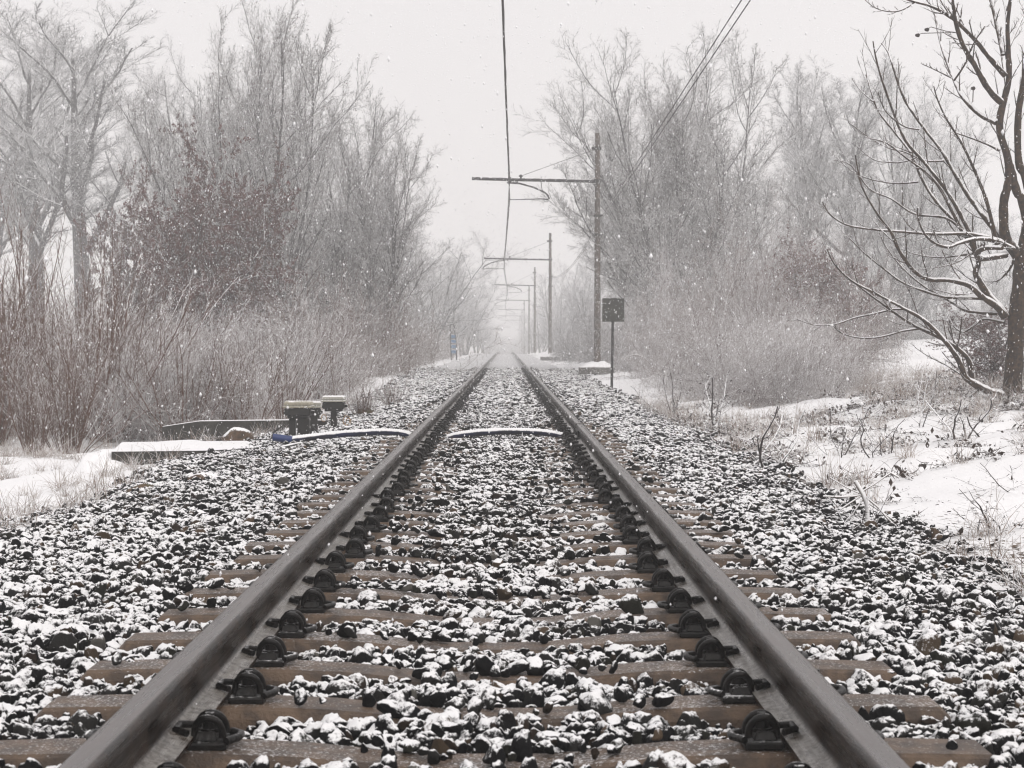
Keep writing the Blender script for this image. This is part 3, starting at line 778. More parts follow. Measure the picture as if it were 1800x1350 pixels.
        L1 = kids(rng, L0, 9, .2, .97, .45, .15, .34, .4, 5, .04, .09, .6, .0035)
        L2 = kids(rng, L1, 4, .2, 1, .5, .2, .4, .3, 3, .03, .1, .6, .0028)
        wood, crown = [L0], [L1, L2]; sd = ([5], [3, 3])
    elif kind == 'bramble':  # dome of arching, tangled canes, 3 m
        ns = 70; az = rng.uniform(0, 6.28, ns); tl = rng.uniform(.05, 1.0, ns)
        d = np.stack([np.sin(tl)*np.cos(az), np.sin(tl)*np.sin(az), np.cos(tl)], -1)
        L0 = walk(rng, np.stack([rng.normal(0, .7, ns), rng.normal(0, .7, ns), np.full(ns, -.1)], -1), d, rng.uniform(1.6, 5.0, ns), rng.uniform(.008, .022, ns), 12, -.10, .10, .3)
        L1 = kids(rng, L0, 14, .1, .98, .9, .3, .30, .2, 6, -.05, .20, .6, .0042)
        L2 = kids(rng, L1, 7, .1, 1, .9, .3, .42, .2, 4, -.02, .25, .6, .0034)
        L3 = kids(rng, L2, 3, .2, 1, .9, .3, .5, .2, 3, .0, .25, .8, .0032)
        wood, crown = [L0], [L1, L2, L3]; sd = ([4], [3, 3, 3])
    elif kind == 'brush':  # low twiggy undergrowth, 1.3 m
        ns = 34; az = rng.uniform(0, 6.28, ns); tl = np.abs(rng.normal(0, .45, ns))
        d = np.stack([np.sin(tl)*np.cos(az), np.sin(tl)*np.sin(az), np.cos(tl)], -1)
        L0 = walk(rng, np.stack([rng.normal(0, .4, ns), rng.normal(0, .4, ns), np.full(ns, -.05)], -1), d, rng.uniform(.7, 1.7, ns), rng.uniform(.003, .006, ns), 8, .0, .09, .3)
        L1 = kids(rng, L0, 12, .1, .98, .7, .25, .34, .3, 5, .0, .15, .6, .0026)
        L2 = kids(rng, L1, 7, .1, 1, .8, .3, .42, .3, 3, .0, .2, .7, .0022)
        wood, crown = [L0], [L1, L2]; sd = ([4], [3, 3])
    elif kind == 'sapling':  # sparse young shoot with buds, .9 m
        ns = 5; az = rng.uniform(0, 6.28, ns); tl = np.abs(rng.normal(.2, .35, ns))
        d = np.stack([np.sin(tl)*np.cos(az), np.sin(tl)*np.sin(az), np.cos(tl)], -1)
        L0 = walk(rng, np.stack([rng.normal(0, .03, ns), rng.normal(0, .03, ns), np.full(ns, -.03)], -1), d, rng.uniform(.45, .95, ns), rng.uniform(.004, .007, ns), 8, .04, .08, .4)
        L1 = kids(rng, L0, 7, .2, .97, .7, .15, .38, .5, 5, .08, .08, .6, .0024)
        wood, crown = [L0], [L1]; sd = ([5], [4])
    wv, wq = tubes(wood, sd[0]); cv, cq = tubes(crown, sd[1])
    lv = None
    tips = crown[-1][0]
    if kind == 'leafy': lv = quads_at(rng, crown[-2][0], .036, 60000)
    if kind == 'sapling': lv = quads_at(rng, crown[-1][0], .011, 90)
    if kind == 'fan' and seed % 2: lv = quads_at(rng, crown[-2][0], .030, 6000)
    return wv, wq, cv, cq, lv
PROTO = {}
def proto(kind, seed):
    if (kind, seed) not in PROTO:
        wv, wq, cv, cq, lv = tree_proto(kind, seed)
        wm = mk_mesh(kind+'_wood', wv, wq, 4); cmh = mk_mesh(kind+'_crown', cv, cq, 4)
        lm = mk_mesh(kind+'_leaves', lv[0], lv[1], 4, False) if lv is not None else None
        PROTO[kind, seed] = (wm, cmh, lm, float(wv[:, 2].max()), len(cq))
        print(kind, seed, len(wq)+len(cq), 'quads, h', round(float(cv[:, 2].max()), 1), 'r', round(float(np.abs(cv[:, 0]).max()), 1))
    return PROTO[kind, seed]
def plant(name, kind, seed, px, Y, top, wid, mats, label, cat, group, zc=None, sx=1.0, rz=None):
    """px, top: where the trunk and the crown's top stand at distance Y; wid: the width of the crown in metres"""
    wm, cmh, lm, h0, _ = proto(kind, seed)
    x = CX+(px-VX)*Y/F; z = g1(x, Y)-.05
    H = CZ+(VY-top)*Y/F-z
    if (kind, seed, 'h') not in PROTO:
        co = np.empty(len(cmh.vertices)*3, np.float32); cmh.vertices.foreach_get('co', co); co = co.reshape(-1, 3)
        PROTO[kind, seed, 'h'] = float(np.percentile(co[:, 2], 98.5 if kind in ('bramble', 'leafy') else 99.7))
    hh = PROTO[kind, seed, 'h']
    if (kind, seed, 'w') not in PROTO:
        PROTO[kind, seed, 'w'] = float(np.percentile(co[:, 0], 98.5)-np.percentile(co[:, 0], 1.5))
    k = H/hh; kx = wid/PROTO[kind, seed, 'w'] if wid else k
    root = empty(name, (x, Y, z), random.uniform(0, 6.28) if rz is None else rz); root.scale = (kx, kx, k)
    for nm, me, mt in (('trunk', wm, mats[0]), ('crown', cmh, mats[1]), ('withered_leaves', lm, mats[2] if len(mats) > 2 else M['leaf'])):
        if me is None: continue
        key = (me.name, mt.name)
        if not me.materials: me.materials.append(mt); PROTO['m', me.name] = mt
        o = bpy.data.objects.new(nm, me); COL.objects.link(o); o.parent = root
        if PROTO['m', me.name] is not mt:
            o.material_slots[0].link = 'OBJECT'; o.material_slots[0].material = mt
    return tag(root, label, cat, group)
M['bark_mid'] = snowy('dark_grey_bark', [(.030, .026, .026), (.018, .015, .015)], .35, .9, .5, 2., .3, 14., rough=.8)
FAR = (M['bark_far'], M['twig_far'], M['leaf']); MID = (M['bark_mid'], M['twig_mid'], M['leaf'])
M['twig_umber'] = snowy('umber_twig', [(.075, .036, .028)], .25, .7, .8, 5., 0, 1, rough=.8)
DRK = (M['twig_umber'], M['twig_umber'], M['leaf'])
MIX = (M['twig_mid'], M['twig_red'], M['leaf'])
RED = (M['twig_red'], M['twig_red'], M['leaf']); PINK = (M['twig_pink'], M['twig_pink'], M['leaf'])
GL, GR = 'bare trees on the side of the junction boxes', 'bare trees behind the poles'
T = [
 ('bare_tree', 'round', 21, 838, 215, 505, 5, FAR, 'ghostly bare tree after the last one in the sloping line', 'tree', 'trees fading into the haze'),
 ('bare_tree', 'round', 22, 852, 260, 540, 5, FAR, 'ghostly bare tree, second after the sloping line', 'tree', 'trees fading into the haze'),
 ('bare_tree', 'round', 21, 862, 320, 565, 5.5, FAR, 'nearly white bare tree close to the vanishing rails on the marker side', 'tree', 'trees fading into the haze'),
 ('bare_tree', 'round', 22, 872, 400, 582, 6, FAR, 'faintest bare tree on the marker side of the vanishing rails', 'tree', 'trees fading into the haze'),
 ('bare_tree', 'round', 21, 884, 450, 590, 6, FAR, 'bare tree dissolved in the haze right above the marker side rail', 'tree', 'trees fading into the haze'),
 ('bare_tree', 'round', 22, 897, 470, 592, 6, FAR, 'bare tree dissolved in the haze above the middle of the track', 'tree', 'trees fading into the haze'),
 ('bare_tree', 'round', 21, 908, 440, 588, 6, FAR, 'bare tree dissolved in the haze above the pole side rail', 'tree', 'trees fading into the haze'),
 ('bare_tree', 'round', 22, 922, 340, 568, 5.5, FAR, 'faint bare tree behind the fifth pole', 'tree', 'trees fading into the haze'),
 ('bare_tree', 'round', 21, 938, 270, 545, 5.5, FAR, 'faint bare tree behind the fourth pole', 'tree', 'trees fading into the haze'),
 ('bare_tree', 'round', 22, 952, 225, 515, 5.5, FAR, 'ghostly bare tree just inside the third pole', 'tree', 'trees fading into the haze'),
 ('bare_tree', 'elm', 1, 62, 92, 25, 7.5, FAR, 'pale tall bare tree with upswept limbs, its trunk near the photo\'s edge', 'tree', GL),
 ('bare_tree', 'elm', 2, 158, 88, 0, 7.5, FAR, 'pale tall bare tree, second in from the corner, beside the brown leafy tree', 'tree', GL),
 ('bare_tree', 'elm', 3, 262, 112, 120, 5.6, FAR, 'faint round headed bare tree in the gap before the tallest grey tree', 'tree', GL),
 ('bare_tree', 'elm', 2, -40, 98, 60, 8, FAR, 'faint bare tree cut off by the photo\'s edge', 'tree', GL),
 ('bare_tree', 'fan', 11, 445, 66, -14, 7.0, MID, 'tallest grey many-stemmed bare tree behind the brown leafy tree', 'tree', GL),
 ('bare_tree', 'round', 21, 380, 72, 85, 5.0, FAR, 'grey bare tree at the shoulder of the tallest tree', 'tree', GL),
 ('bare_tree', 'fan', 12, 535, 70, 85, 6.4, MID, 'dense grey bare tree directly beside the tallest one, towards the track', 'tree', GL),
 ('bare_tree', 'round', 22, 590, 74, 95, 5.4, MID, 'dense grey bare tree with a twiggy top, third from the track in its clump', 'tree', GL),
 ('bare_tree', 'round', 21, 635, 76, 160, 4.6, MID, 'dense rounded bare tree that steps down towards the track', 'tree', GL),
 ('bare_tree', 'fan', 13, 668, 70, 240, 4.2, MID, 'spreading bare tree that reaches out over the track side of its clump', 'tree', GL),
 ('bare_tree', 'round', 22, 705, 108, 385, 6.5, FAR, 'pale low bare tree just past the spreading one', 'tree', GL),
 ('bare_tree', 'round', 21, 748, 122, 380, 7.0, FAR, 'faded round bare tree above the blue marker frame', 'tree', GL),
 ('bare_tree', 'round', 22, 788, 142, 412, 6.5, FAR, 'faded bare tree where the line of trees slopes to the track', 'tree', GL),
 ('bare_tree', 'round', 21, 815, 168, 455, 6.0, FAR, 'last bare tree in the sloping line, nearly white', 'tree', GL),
 ('leafy_tree', 'leafy', 31, 335, 47, 262, 3.5, (M['twig_mid'], M['twig_mid'], M['leaf']), 'dark red brown small tree that still holds withered leaves', 'tree', 'small trees with withered leaves'),
 ('leafy_tree', 'leafy', 32, 425, 50, 330, 2.8, (M['twig_mid'], M['twig_mid'], M['leaf']), 'lower brown tree with withered leaves, leaning on the dark red brown one', 'tree', 'small trees with withered leaves'),
 ('leafy_tree', 'leafy', 31, 245, 52, 330, 2.2, (M['twig_mid'], M['twig_mid'], M['leaf']), 'thin brown tree with withered leaves on the outer side of the dark red brown one', 'tree', 'small trees with withered leaves'),
 ('leafy_shrub', 'leafy', 32, 1452, 45, 440, 2.2, (M['twig_mid'], M['twig_mid'], M['leaf_pink']), 'shrub that still holds pinkish brown leaves, beneath the near tree\'s long shoots', 'shrub', 'leaf holding shrubs on the pole side'),
 ('leafy_shrub', 'leafy', 31, 1375, 49, 450, 1.8, (M['twig_mid'], M['twig_mid'], M['leaf_pink']), 'lower leaf holding shrub among the tall pinkish thickets', 'shrub', 'leaf holding shrubs on the pole side'),
 ('leafy_shrub', 'leafy', 32, 1745, 27.5, 545, 1.3, (M['twig_mid'], M['twig_mid'], M['leaf']), 'dark leafy bush tucked behind the near brown tree\'s trunk', 'shrub', 'leaf holding shrubs on the pole side'),
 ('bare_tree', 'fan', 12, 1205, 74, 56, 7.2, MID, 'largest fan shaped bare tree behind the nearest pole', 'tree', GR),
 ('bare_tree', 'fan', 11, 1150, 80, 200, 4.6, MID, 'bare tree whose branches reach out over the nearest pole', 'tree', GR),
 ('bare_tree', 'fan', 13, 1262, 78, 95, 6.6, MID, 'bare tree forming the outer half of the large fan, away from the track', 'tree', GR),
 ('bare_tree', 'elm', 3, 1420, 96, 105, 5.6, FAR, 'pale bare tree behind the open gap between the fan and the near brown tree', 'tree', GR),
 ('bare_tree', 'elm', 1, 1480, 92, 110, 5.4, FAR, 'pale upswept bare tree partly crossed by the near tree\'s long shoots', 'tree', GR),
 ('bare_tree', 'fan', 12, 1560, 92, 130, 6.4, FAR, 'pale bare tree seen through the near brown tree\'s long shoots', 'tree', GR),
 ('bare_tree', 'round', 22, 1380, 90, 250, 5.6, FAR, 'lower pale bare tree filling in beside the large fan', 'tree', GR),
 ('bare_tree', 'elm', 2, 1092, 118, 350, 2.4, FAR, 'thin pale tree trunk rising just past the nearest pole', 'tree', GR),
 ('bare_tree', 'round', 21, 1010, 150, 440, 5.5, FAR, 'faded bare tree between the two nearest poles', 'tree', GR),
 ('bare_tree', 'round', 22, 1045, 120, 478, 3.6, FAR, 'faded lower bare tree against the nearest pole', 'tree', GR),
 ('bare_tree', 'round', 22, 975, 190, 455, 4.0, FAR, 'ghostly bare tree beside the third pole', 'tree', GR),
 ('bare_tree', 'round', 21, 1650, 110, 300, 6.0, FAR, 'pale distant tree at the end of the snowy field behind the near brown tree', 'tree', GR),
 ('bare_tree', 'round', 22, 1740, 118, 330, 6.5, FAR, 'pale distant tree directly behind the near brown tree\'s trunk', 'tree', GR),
]
for t in T: plant(*t)
# big rounded thickets on the pole side
THK = [
 (1222, 40, 490, 1.7, 'pale pinkish bramble mound nearest the square sign'), (1285, 43, 435, 2.3, 'snow dusted bramble mound in front of the large fan tree'),
 (1330, 47, 395, 2.6, 'tall pinkish thicket rising behind the bramble mounds'), (1425, 46, 405, 2.4, 'reddish thicket beneath the near tree\'s longest shoots'),
 (1150, 54, 455, 2.0, 'grey thicket just behind the square sign'), (1475, 40, 500, 1.8, 'reddish thicket at the edge of the snowy field'),
 (1390, 36, 560, 2.0, 'pale low thicket in front of the reddish one'), (1290, 36, 575, 1.9, 'pale low bramble thicket above the snowy bank'),
 (1262, 34, 610, 1.4, 'low bramble thicket on the shoulder past the sign'), (1105, 66, 520, 2.2, 'grey thicket behind the nearest pole'), (1055, 88, 530, 2.6, 'pale thicket between the two nearest poles'),
 (1005, 105, 530, 3.2, 'pale thicket behind the second pole'), (1380, 62, 340, 3.2, 'tall grey pink thicket under the pale trees'), (1270, 60, 395, 3.2, 'tall thicket around the foot of the fan trees'), (1180, 62, 430, 3.0, 'dark thicket at the base of the largest fan tree'),
 (1465, 54, 425, 2.6, 'pinkish thicket standing before the pale upswept trees'), (1350, 41, 465, 1.8, 'snow crusted bramble mound between the tall thicket and the bank'), (1500, 33, 640, 1.3, 'lowest bramble tangle on top of the snowy bank'),
 (1415, 31, 655, 1.2, 'low tangle where the snowy bank begins'), (1330, 31, 650, 1.2, 'low tangle above the stones, beside the low bramble thicket'), (1535, 60, 470, 2.4, 'grey pink thicket beside the open snowy field'), (1610, 100, 500, 4.5, 'pale hedge at the back of the snowy field'), (1715, 100, 490, 4.5, 'pale hedge at the back of the field, behind the near tree\'s trunk')]
for i, (px, Y, top, w, lab) in enumerate(THK):
    plant('thicket_shrub', 'bramble', 41+i % 3, px, Y, top, w*1.35, (PINK, MIX, PINK, DRK)[i % 4] if Y < 60 else MID, lab, 'shrub', 'bramble thickets on the pole side')
# rods (willow stools) on the junction box side
ROD = [
 (187, 27.5, 395, 2.3, 'widest fan of reddish rods rising from one stool behind the snowy slab'), (32, 29, 285, 1.9, 'tallest sparse reddish rods at the photo\'s side edge'),
 (120, 25.5, 520, 1.7, 'low spray of rods in front of the widest fan'), (320, 27, 560, 1.7, 'reddish rods directly behind the low wall\'s outer end'),
 (365, 27.5, 580, 1.5, 'reddish rods behind the middle of the low wall'), (430, 27.5, 575, 1.6, 'reddish rods rising behind the larger junction box\'s outer side'),
 (90, 31, 430, 2.2, 'reddish rods standing between the tall sparse ones and the widest fan'),
 (-15, 27, 430, 2.2, 'rods cut off by the photo\'s side edge'), (500, 30, 575, 1.8, 'thin rods behind the larger junction box'), (560, 42, 585, 2.0, 'thin rods behind the snow lidded junction box'),
 (640, 28, 655, .9, 'small bare shrub growing from a mossy knob past the boxes'), (690, 32.5, 652, .8, 'smallest bare shrub at the edge of the stones'), (150, 35, 400, 2.6, 'tall rods behind the widest fan'), (60, 25, 600, 1.2, 'low pale rods at the edge of the flat snow'), (300, 34, 520, 2.0, 'rods under the brown leafy trees'),]
for i, (px, Y, top, w, lab) in enumerate(ROD):
    plant('rod_shrub', 'rods', 51+i % 3, px, Y, top, w*1.1, RED, lab, 'shrub', 'reddish rod shrubs on the junction box side')
# young shoots on the snowy bank
SAP = [
 (1340, 17.2, 700, .75, 'branching young shoot standing alone in the snow of the bank'), (1765, 11.2, 850, .55, 'tallest dark budded shoot at the bank\'s lower edge'), (1745, 9.8, 905, .5, 'dark budded shoot in front of the tallest one'),
 (1705, 12.8, 905, .3, 'tiny shoot in the open snow near the budded ones'), (1630, 13.5, 870, .25, 'thin single stalk in the middle of the open snow'), (1250, 26, 640, .7, 'bare shoot where the stones meet the bank past the rail joint'),
 (1480, 20, 690, .9, 'twiggy shoot at the top of the snowy bank'), (1625, 22, 640, .8, 'stiff upright sticks of a cut stump below the near tree'), (1545, 18.5, 720, .6, 'thin shoot among the leaf litter on the bank'), (1700, 20, 690, .8, 'bushy dry stalks at the foot of the near tree'), (1790, 13.5, 800, .8, 'dry stalks at the photo\'s edge above the budded shoots'),
 (1180, 30, 640, .8, 'bare shoot on the shoulder below the bramble mound'), (1520, 11.6, 850, .4, 'leafless stalk rising from the fallen twig')]
M['bud'] = plain('dark_bud', (.018, .011, .009), .7)
for i, (px, Y, top, w, lab) in enumerate(SAP):
    plant('young_shoot', 'sapling', 61+i % 4, px, Y, top, w, (M['twig_mid'], M['twig_mid'], M['bud']), lab, 'shoot', 'young shoots on the snowy bank')

# ------------------------------------------------------------------ the near bare tree, limb by limb
def c1(x, y): return (1400+x/3.375, y/3.375)
def c2(x, y): return (1400+x/3.375, 350+y/3.375)
LIMBS = [
 (2, .050, .008, [(1300, 310), (1240, 240), (1190, 200), (1100, 90), (1030, 0), (930, -158), (860, -280), (750, -420), (640, -580), (580, -740), (540, -860), (497, -922)]),
 (2, .060, .007, [(1240, 700), (1200, 640), (1130, 560), (1080, 480), (1062, 430), (1080, 370), (1050, 290), (1020, 190), (900, -30), (760, -210), (640, -350), (560, -540), (490, -740), (460, -860), (448, -932)]),
 (2, .030, .006, [(1050, 290), (960, 160), (830, 20), (740, -120), (680, -260), (590, -380), (480, -520), (430, -660), (408, -735)]),
 (2, .040, .006, [(1310, 310), (1200, 255), (1080, 235), (960, 262), (900, 285), (820, 262), (760, 210), (720, 120), (716, 50)]),
 (2, .034, .006, [(1240, 265), (1150, 230), (1000, 205), (820, 207), (640, 195), (450, 180), (300, 155), (200, 95), (150, 15)]),
 (2, .050, .007, [(1235, 690), (1180, 630), (1090, 570), (1020, 510), (900, 480), (780, 475), (690, 420), (610, 310), (560, 200), (500, 120), (440, 30), (380, -90), (345, -260)]),
 (2, .030, .006, [(1170, 620), (1120, 590), (1000, 585), (880, 580), (740, 540), (620, 490), (500, 400), (400, 320), (310, 230)]),
 (2, .060, .006, [(1235, 1165), (1150, 1140), (1050, 1090), (1000, 1050), (960, 950), (880, 840), (760, 720), (640, 650), (450, 550), (320, 480), (220, 380), (180, 295)]),
 (2, .040, .006, [(1040, 1070), (1025, 960), (960, 890), (850, 820), (700, 750), (590, 680), (480, 600), (360, 510), (300, 460)]),
 (2, .028, .005, [(1190, 680), (1080, 670), (1000, 660), (900, 600), (760, 520), (640, 420), (540, 300), (490, 200)]),
 (2, .018, .005, [(640, 652), (560, 655), (460, 680), (340, 705), (220, 745), (100, 745), (0, 710)]),
 (2, .018, .005, [(760, 765), (640, 780), (540, 808), (430, 825), (330, 815), (250, 785), (215, 740)]),
 (1, .036, .008, [(1180, 730), (1080, 680), (980, 580), (930, 480), (870, 330), (830, 180), (800, -10), (790, -120)]),
 (1, .050, .012, [(1210, 610), (1140, 540), (1050, 390), (980, 270), (940, 150), (925, 60), (915, -10), (890, -200)]),
 (1, .040, .010, [(1230, 450), (1140, 350), (1060, 250), (960, 150), (880, 90), (780, 40), (640, 0), (560, -60)]),
 (1, .014, .006, [(930, 480), (990, 390), (1040, 270), (1110, 160)]),
 (1, .032, .014, [(1220, 330), (1200, 250), (1170, 120), (1140, -10), (1100, -200)]),
 (1, .022, .012, [(1250, 290), (1300, 180), (1350, 60), (1390, -80)]),
 (1, .012, .005, [(915, 467), (830, 425), (735, 382)]),
 (1, .014, .005, [(690, 20), (640, 55), (580, 75), (500, 68), (440, 40), (390, -5)]),
 (1, .030, .006, [(1190, 1460), (1160, 1330), (1120, 1180), (1060, 1030), (1000, 900), (950, 810), (880, 700), (830, 590), (808, 512)]),
 (1, .018, .006, [(1200, 895), (1120, 855), (1000, 810), (930, 780), (870, 690)]),
 (1, .013, .005, [(720, 1080), (600, 1090), (480, 1075), (370, 1040), (280, 980), (235, 930)]),
 (1, .015, .005, [(870, 955), (760, 955), (640, 905), (540, 880), (430, 820), (300, 725)]),
 (1, .012, .005, [(710, 935), (640, 960), (560, 965), (470, 955), (400, 910), (350, 865)]),
 (1, .012, .005, [(720, 770), (640, 755), (560, 700), (510, 640), (478, 545)]),
 (1, .010, .005, [(450, 605), (380, 545), (330, 480)]),
 (2, .018, .005, [(1060, 320), (920, 340), (820, 345), (700, 325), (620, 295)]),
 (2, .014, .005, [(1040, 318), (960, 370), (860, 400), (720, 418)]),
 (2, .022, .006, [(1235, 730), (1160, 715), (1100, 715), (1040, 760), (990, 788), (940, 760), (900, 700), (880, 650)]),
 (2, .020, .005, [(1290, 360), (1260, 420), (1200, 480), (1150, 490), (1050, 490)]),
 (2, .016, .005, [(1090, 1125), (1020, 1180), (940, 1195), (860, 1160)]),
 (2, .012, .005, [(970, 1035), (880, 980), (780, 930), (705, 880)]),
 (2, .045, .03, [(1240, 330), (1150, 345), (1090, 350), (1070, 320), (1120, 290), (1220, 290)]),
 (2, .028, .006, [(1050, 290), (940, 110), (850, -60), (760, -160), (650, -240), (530, -330), (420, -360)]),
 (2, .02, .005, [(1000, 200), (880, 110), (700, 90), (560, 0), (430, -60), (320, -200), (215, -230)]),
]
STEMS = [
 (2, [(1262, 1225, .215), (1268, 1130, .165), (1285, 900, .150), (1300, 650, .146), (1320, 450, .150), (1330, 350, .155), (1322, 290, .12)]),
 (2, [(1300, 330, .12), (1225, 230, .085), (1212, 100, .080), (1215, 0, .075), (1240, -100, .072), (1235, -240, .066), (1192, -380, .064), (1188, -480, .060), (1218, -610, .056), (1240, -720, .050), (1235, -880, .040), (1230, -1030, .034), (1246, -1180, .028), (1250, -1400, .02)]),
 (2, [(1330, 320, .12), (1350, 150, .085), (1320, 0, .078), (1290, -40, .075), (1255, -170, .07), (1238, -230, .06)]),
 (2, [(1340, 330, .10), (1380, 100, .075), (1340, -120, .070), (1300, -220, .065), (1295, -480, .058), (1325, -680, .050), (1352, -850, .045), (1380, -1100, .03)]),
 (2, [(1350, 350, .10), (1440, 200, .07), (1480, 0, .06), (1470, -300, .05), (1500, -700, .03)]),
]
def near_tree():
    Y0 = 25.0; rng = np.random.default_rng(77)
    pb = at(*c2(1262, 1200), Y0); root = empty('bare_tree', (pb.x, Y0, pb.z)); o0 = Vector((pb.x, Y0, pb.z))
    def curve(pts, rad):
        out = []; rr = []
        pts = [Vector(p) for p in pts]
        for i in range(len(pts)-1):
            p0 = pts[max(i-1, 0)]; p1 = pts[i]; p2 = pts[i+1]; p3 = pts[min(i+2, len(pts)-1)]
            for k in range(4):
                t = k/4; out.append(.5*((2*p1)+(p2-p0)*t+(2*p0-5*p1+4*p2-p3)*t*t+(3*p1-p0-3*p2+p3)*t*t*t)); rr.append(rad[i]*(1-t)+rad[i+1]*t)
        out.append(pts[-1]); rr.append(rad[-1]); return out, rr
    tr = MB()
    for ss, pts in STEMS:
        P = [at(*c2(a_+14, b_), Y0)-o0 for a_, b_, _ in pts]; rad = [r for *_, r in pts]
        out, rr = curve(P, rad)
        rr = [r*.72*(1+.05*rng.normal()) for r in rr]
        tr.tube(out, rr, 14)
    tr.build('trunk', M['bark_near'], root)
    allp = []
    for i, (ss, r0, r1, pts) in enumerate(LIMBS):
        f = c2 if ss == 2 else c1
        dy = rng.uniform(-1.6, 1.2) if r0 > .02 else rng.uniform(-.9, .6)
        n = len(pts)
        P = []
        for k, (a_, b_) in enumerate(pts):
            P.append(at(*f(a_, b_), Y0+dy*(k/(n-1))*(1 if r0 > .02 else 1))-o0)
        rad = [(r0+(r1-r0)*(k/(n-1))**.8)*.98 for k in range(n)]
        out, rr = curve(P, rad)
        rr = [r*(1+.06*rng.normal()) for r in rr]
        MB().tube(out, rr, 8).build('limb', M['limb_near'], root)
        # resample for side twigs
        A = np.array([v[:] for v in out]); tt = np.linspace(0, len(A)-1, 14); ii = np.minimum(tt.astype(int), len(A)-2); ff = (tt-ii)[:, None]
        allp.append((A[ii]*(1-ff)+A[ii+1]*ff, np.interp(tt, np.arange(len(rr)), rr)))
    for sI, (ss, pts) in enumerate(STEMS[1:]):
        A = np.array([(at(*c2(a_, b_), Y0)-o0)[:] for a_, b_, _ in pts]); tt = np.linspace(2, len(A)-1, 14); ii = np.minimum(tt.astype(int), len(A)-2); ff = (tt-ii)[:, None]
        allp.append((A[ii]*(1-ff)+A[ii+1]*ff, np.full(14, .02)))
    par = (np.array([a_ for a_, _ in allp]), np.array([b_ for _, b_ in allp]))
    K1 = kids(rng, par, 13, .15, .98, .55, .2, .17, .3, 6, .09, .07, .5, .0045, 1.2)
    K1 = (K1[0], np.minimum(K1[1], .008))
    K2 = kids(rng, K1, 4, .3, .95, .6, .2, .38, .3, 4, .08, .10, .6, .0032)
    V_, Q_ = tubes([K1, K2], [5, 4])
    link('twigs', mk_mesh('twigs', V_, Q_, 4), M['limb_near'], root)
    for (a_, b_) in ((713, 215), (768, 182), (1043, 528)):
        p = at(*c1(a_, b_), Y0-.3)-o0
        bm = bmesh.new(); bmesh.ops.create_icosphere(bm, subdivisions=2, radius=.028)
        for v in bm.verts: v.co = Vector((v.co.x*1.1, v.co.y, v.co.z*.85))*(1+.12*math.sin(v.co.x*200))
        me = bpy.data.meshes.new('withered_fruit'); bm.to_mesh(me); bm.free(); o = link('withered_fruit', me, M['fruit'], root); o.location = p
    for pts in ([(713, 213), (735, 203), (830, 200), (945, 198)], [(768, 180), (790, 165), (880, 190), (950, 200)], [(1043, 528), (1040, 610)]):
        MB().tube([at(*c1(a_, b_), Y0-.3)-o0 for a_, b_ in pts], .006, 5).build('limb', M['bark_near'], root)
    tag(root, 'large near bare tree with a thick brown trunk and long curved shoots', 'tree', GR)
near_tree()

# fallen twig at the stones' edge and bent white stick on the ballast
def twig_obj(name, lines, mat, label, cat, Y):
    mb = MB()
    for pts, r in lines: mb.tube([at(a_, b_, Y+dy) for a_, b_, dy in pts], r, 6)
    o = mb.build(name, mat); return tag(o, label, cat)
M['white_twig'] = snowy('snow_coated_twig', [(.10, .07, .05)], -.5, .1, .3, 12., 0, 1)
q = lambda x, y, d=0: (1300+x/3.376, 680+y/3.376, d)
twig_obj('fallen_branch', [([q(690, 560), q(730, 630), q(760, 700), q(765, 830)], .013), ([q(740, 640), q(680, 650), q(600, 655), q(500, 650)], .006), ([q(735, 640), q(660, 690), q(600, 730)], .006),
    ([q(735, 620), q(800, 580), q(850, 545), q(900, 510), q(950, 540)], .006), ([q(745, 650), q(820, 710), q(880, 780), q(950, 850)], .007), ([q(750, 680), q(840, 740), q(930, 800)], .005), ([q(730, 640), q(640, 600), q(540, 540)], .004), ([q(740, 660), q(700, 720), q(660, 780)], .004)],
    M['white_twig'], 'fallen forked branch with one snow white limb at the edge of the stones', 'branch', 11.8)
qq = lambda x, y, d=0: (1200+x/3, 900+y/3, d)
twig_obj('bent_stick', [([qq(1185, 380), qq(1212, 392), qq(1220, 420), qq(1213, 460), qq(1208, 510)], .011)], M['white_twig'], 'short hooked white stick poking up from the stones', 'stick', 8.1)

# ------------------------------------------------------------------ stuff: undergrowth, grass, litter
def proto_obj(name, kind, seed, mat):
    wv, wq, cv, cq, lv = tree_proto(kind, seed)
    V_ = np.concatenate([wv, cv]); Q_ = np.concatenate([wq, cq+len(wv)])
    me = mk_mesh(name, V_, Q_, 4); me.materials.append(mat)
    return bpy.data.objects.new(name, me)
def scatter_area(name, protos, n, fx, fy, s0, s1, label, seed, zoff=-.03, tilt=.12, mask=None, aspect=None):
    rng = np.random.default_rng(seed)
    Y = fy(rng, n); X = fx(rng, n, Y)
    if mask is not None:
        k = mask(rng, X, Y); X = X[k]; Y = Y[k]
    n = len(X)
    P = np.stack([X, Y, gz(X, Y)+zoff], -1)
    rot = np.stack([rng.normal(0, tilt, n), rng.normal(0, tilt, n), rng.uniform(0, 6.28, n)], -1)
    sc = rng.uniform(s0, s1, n)
    if aspect: sc = sc*(.35+.95*np.clip(.5+1.1*fbm(X+seed*7, Y, .28), 0, 1))*np.interp(Y, [27, 40, 60], [.75, 1, 1.2])
    scatter(name, protos, P, rot, sc, rng.integers(0, len(protos), n), label)
    print(name, n)
bl = [proto_obj('brush_%d' % i, 'brush', 71+i, M['twig_red'] if i < 2 else M['twig_pink']) for i in range(4)]
def fyl(rng, n): return 27+ (150-27)*rng.random(n)**1.7
def ml(rng, X, Y): return ~((X < -.172*Y) & (Y < 38)) & ~((X < -.21*Y) & (Y < 55)) | (rng.random(len(X)) < .12)
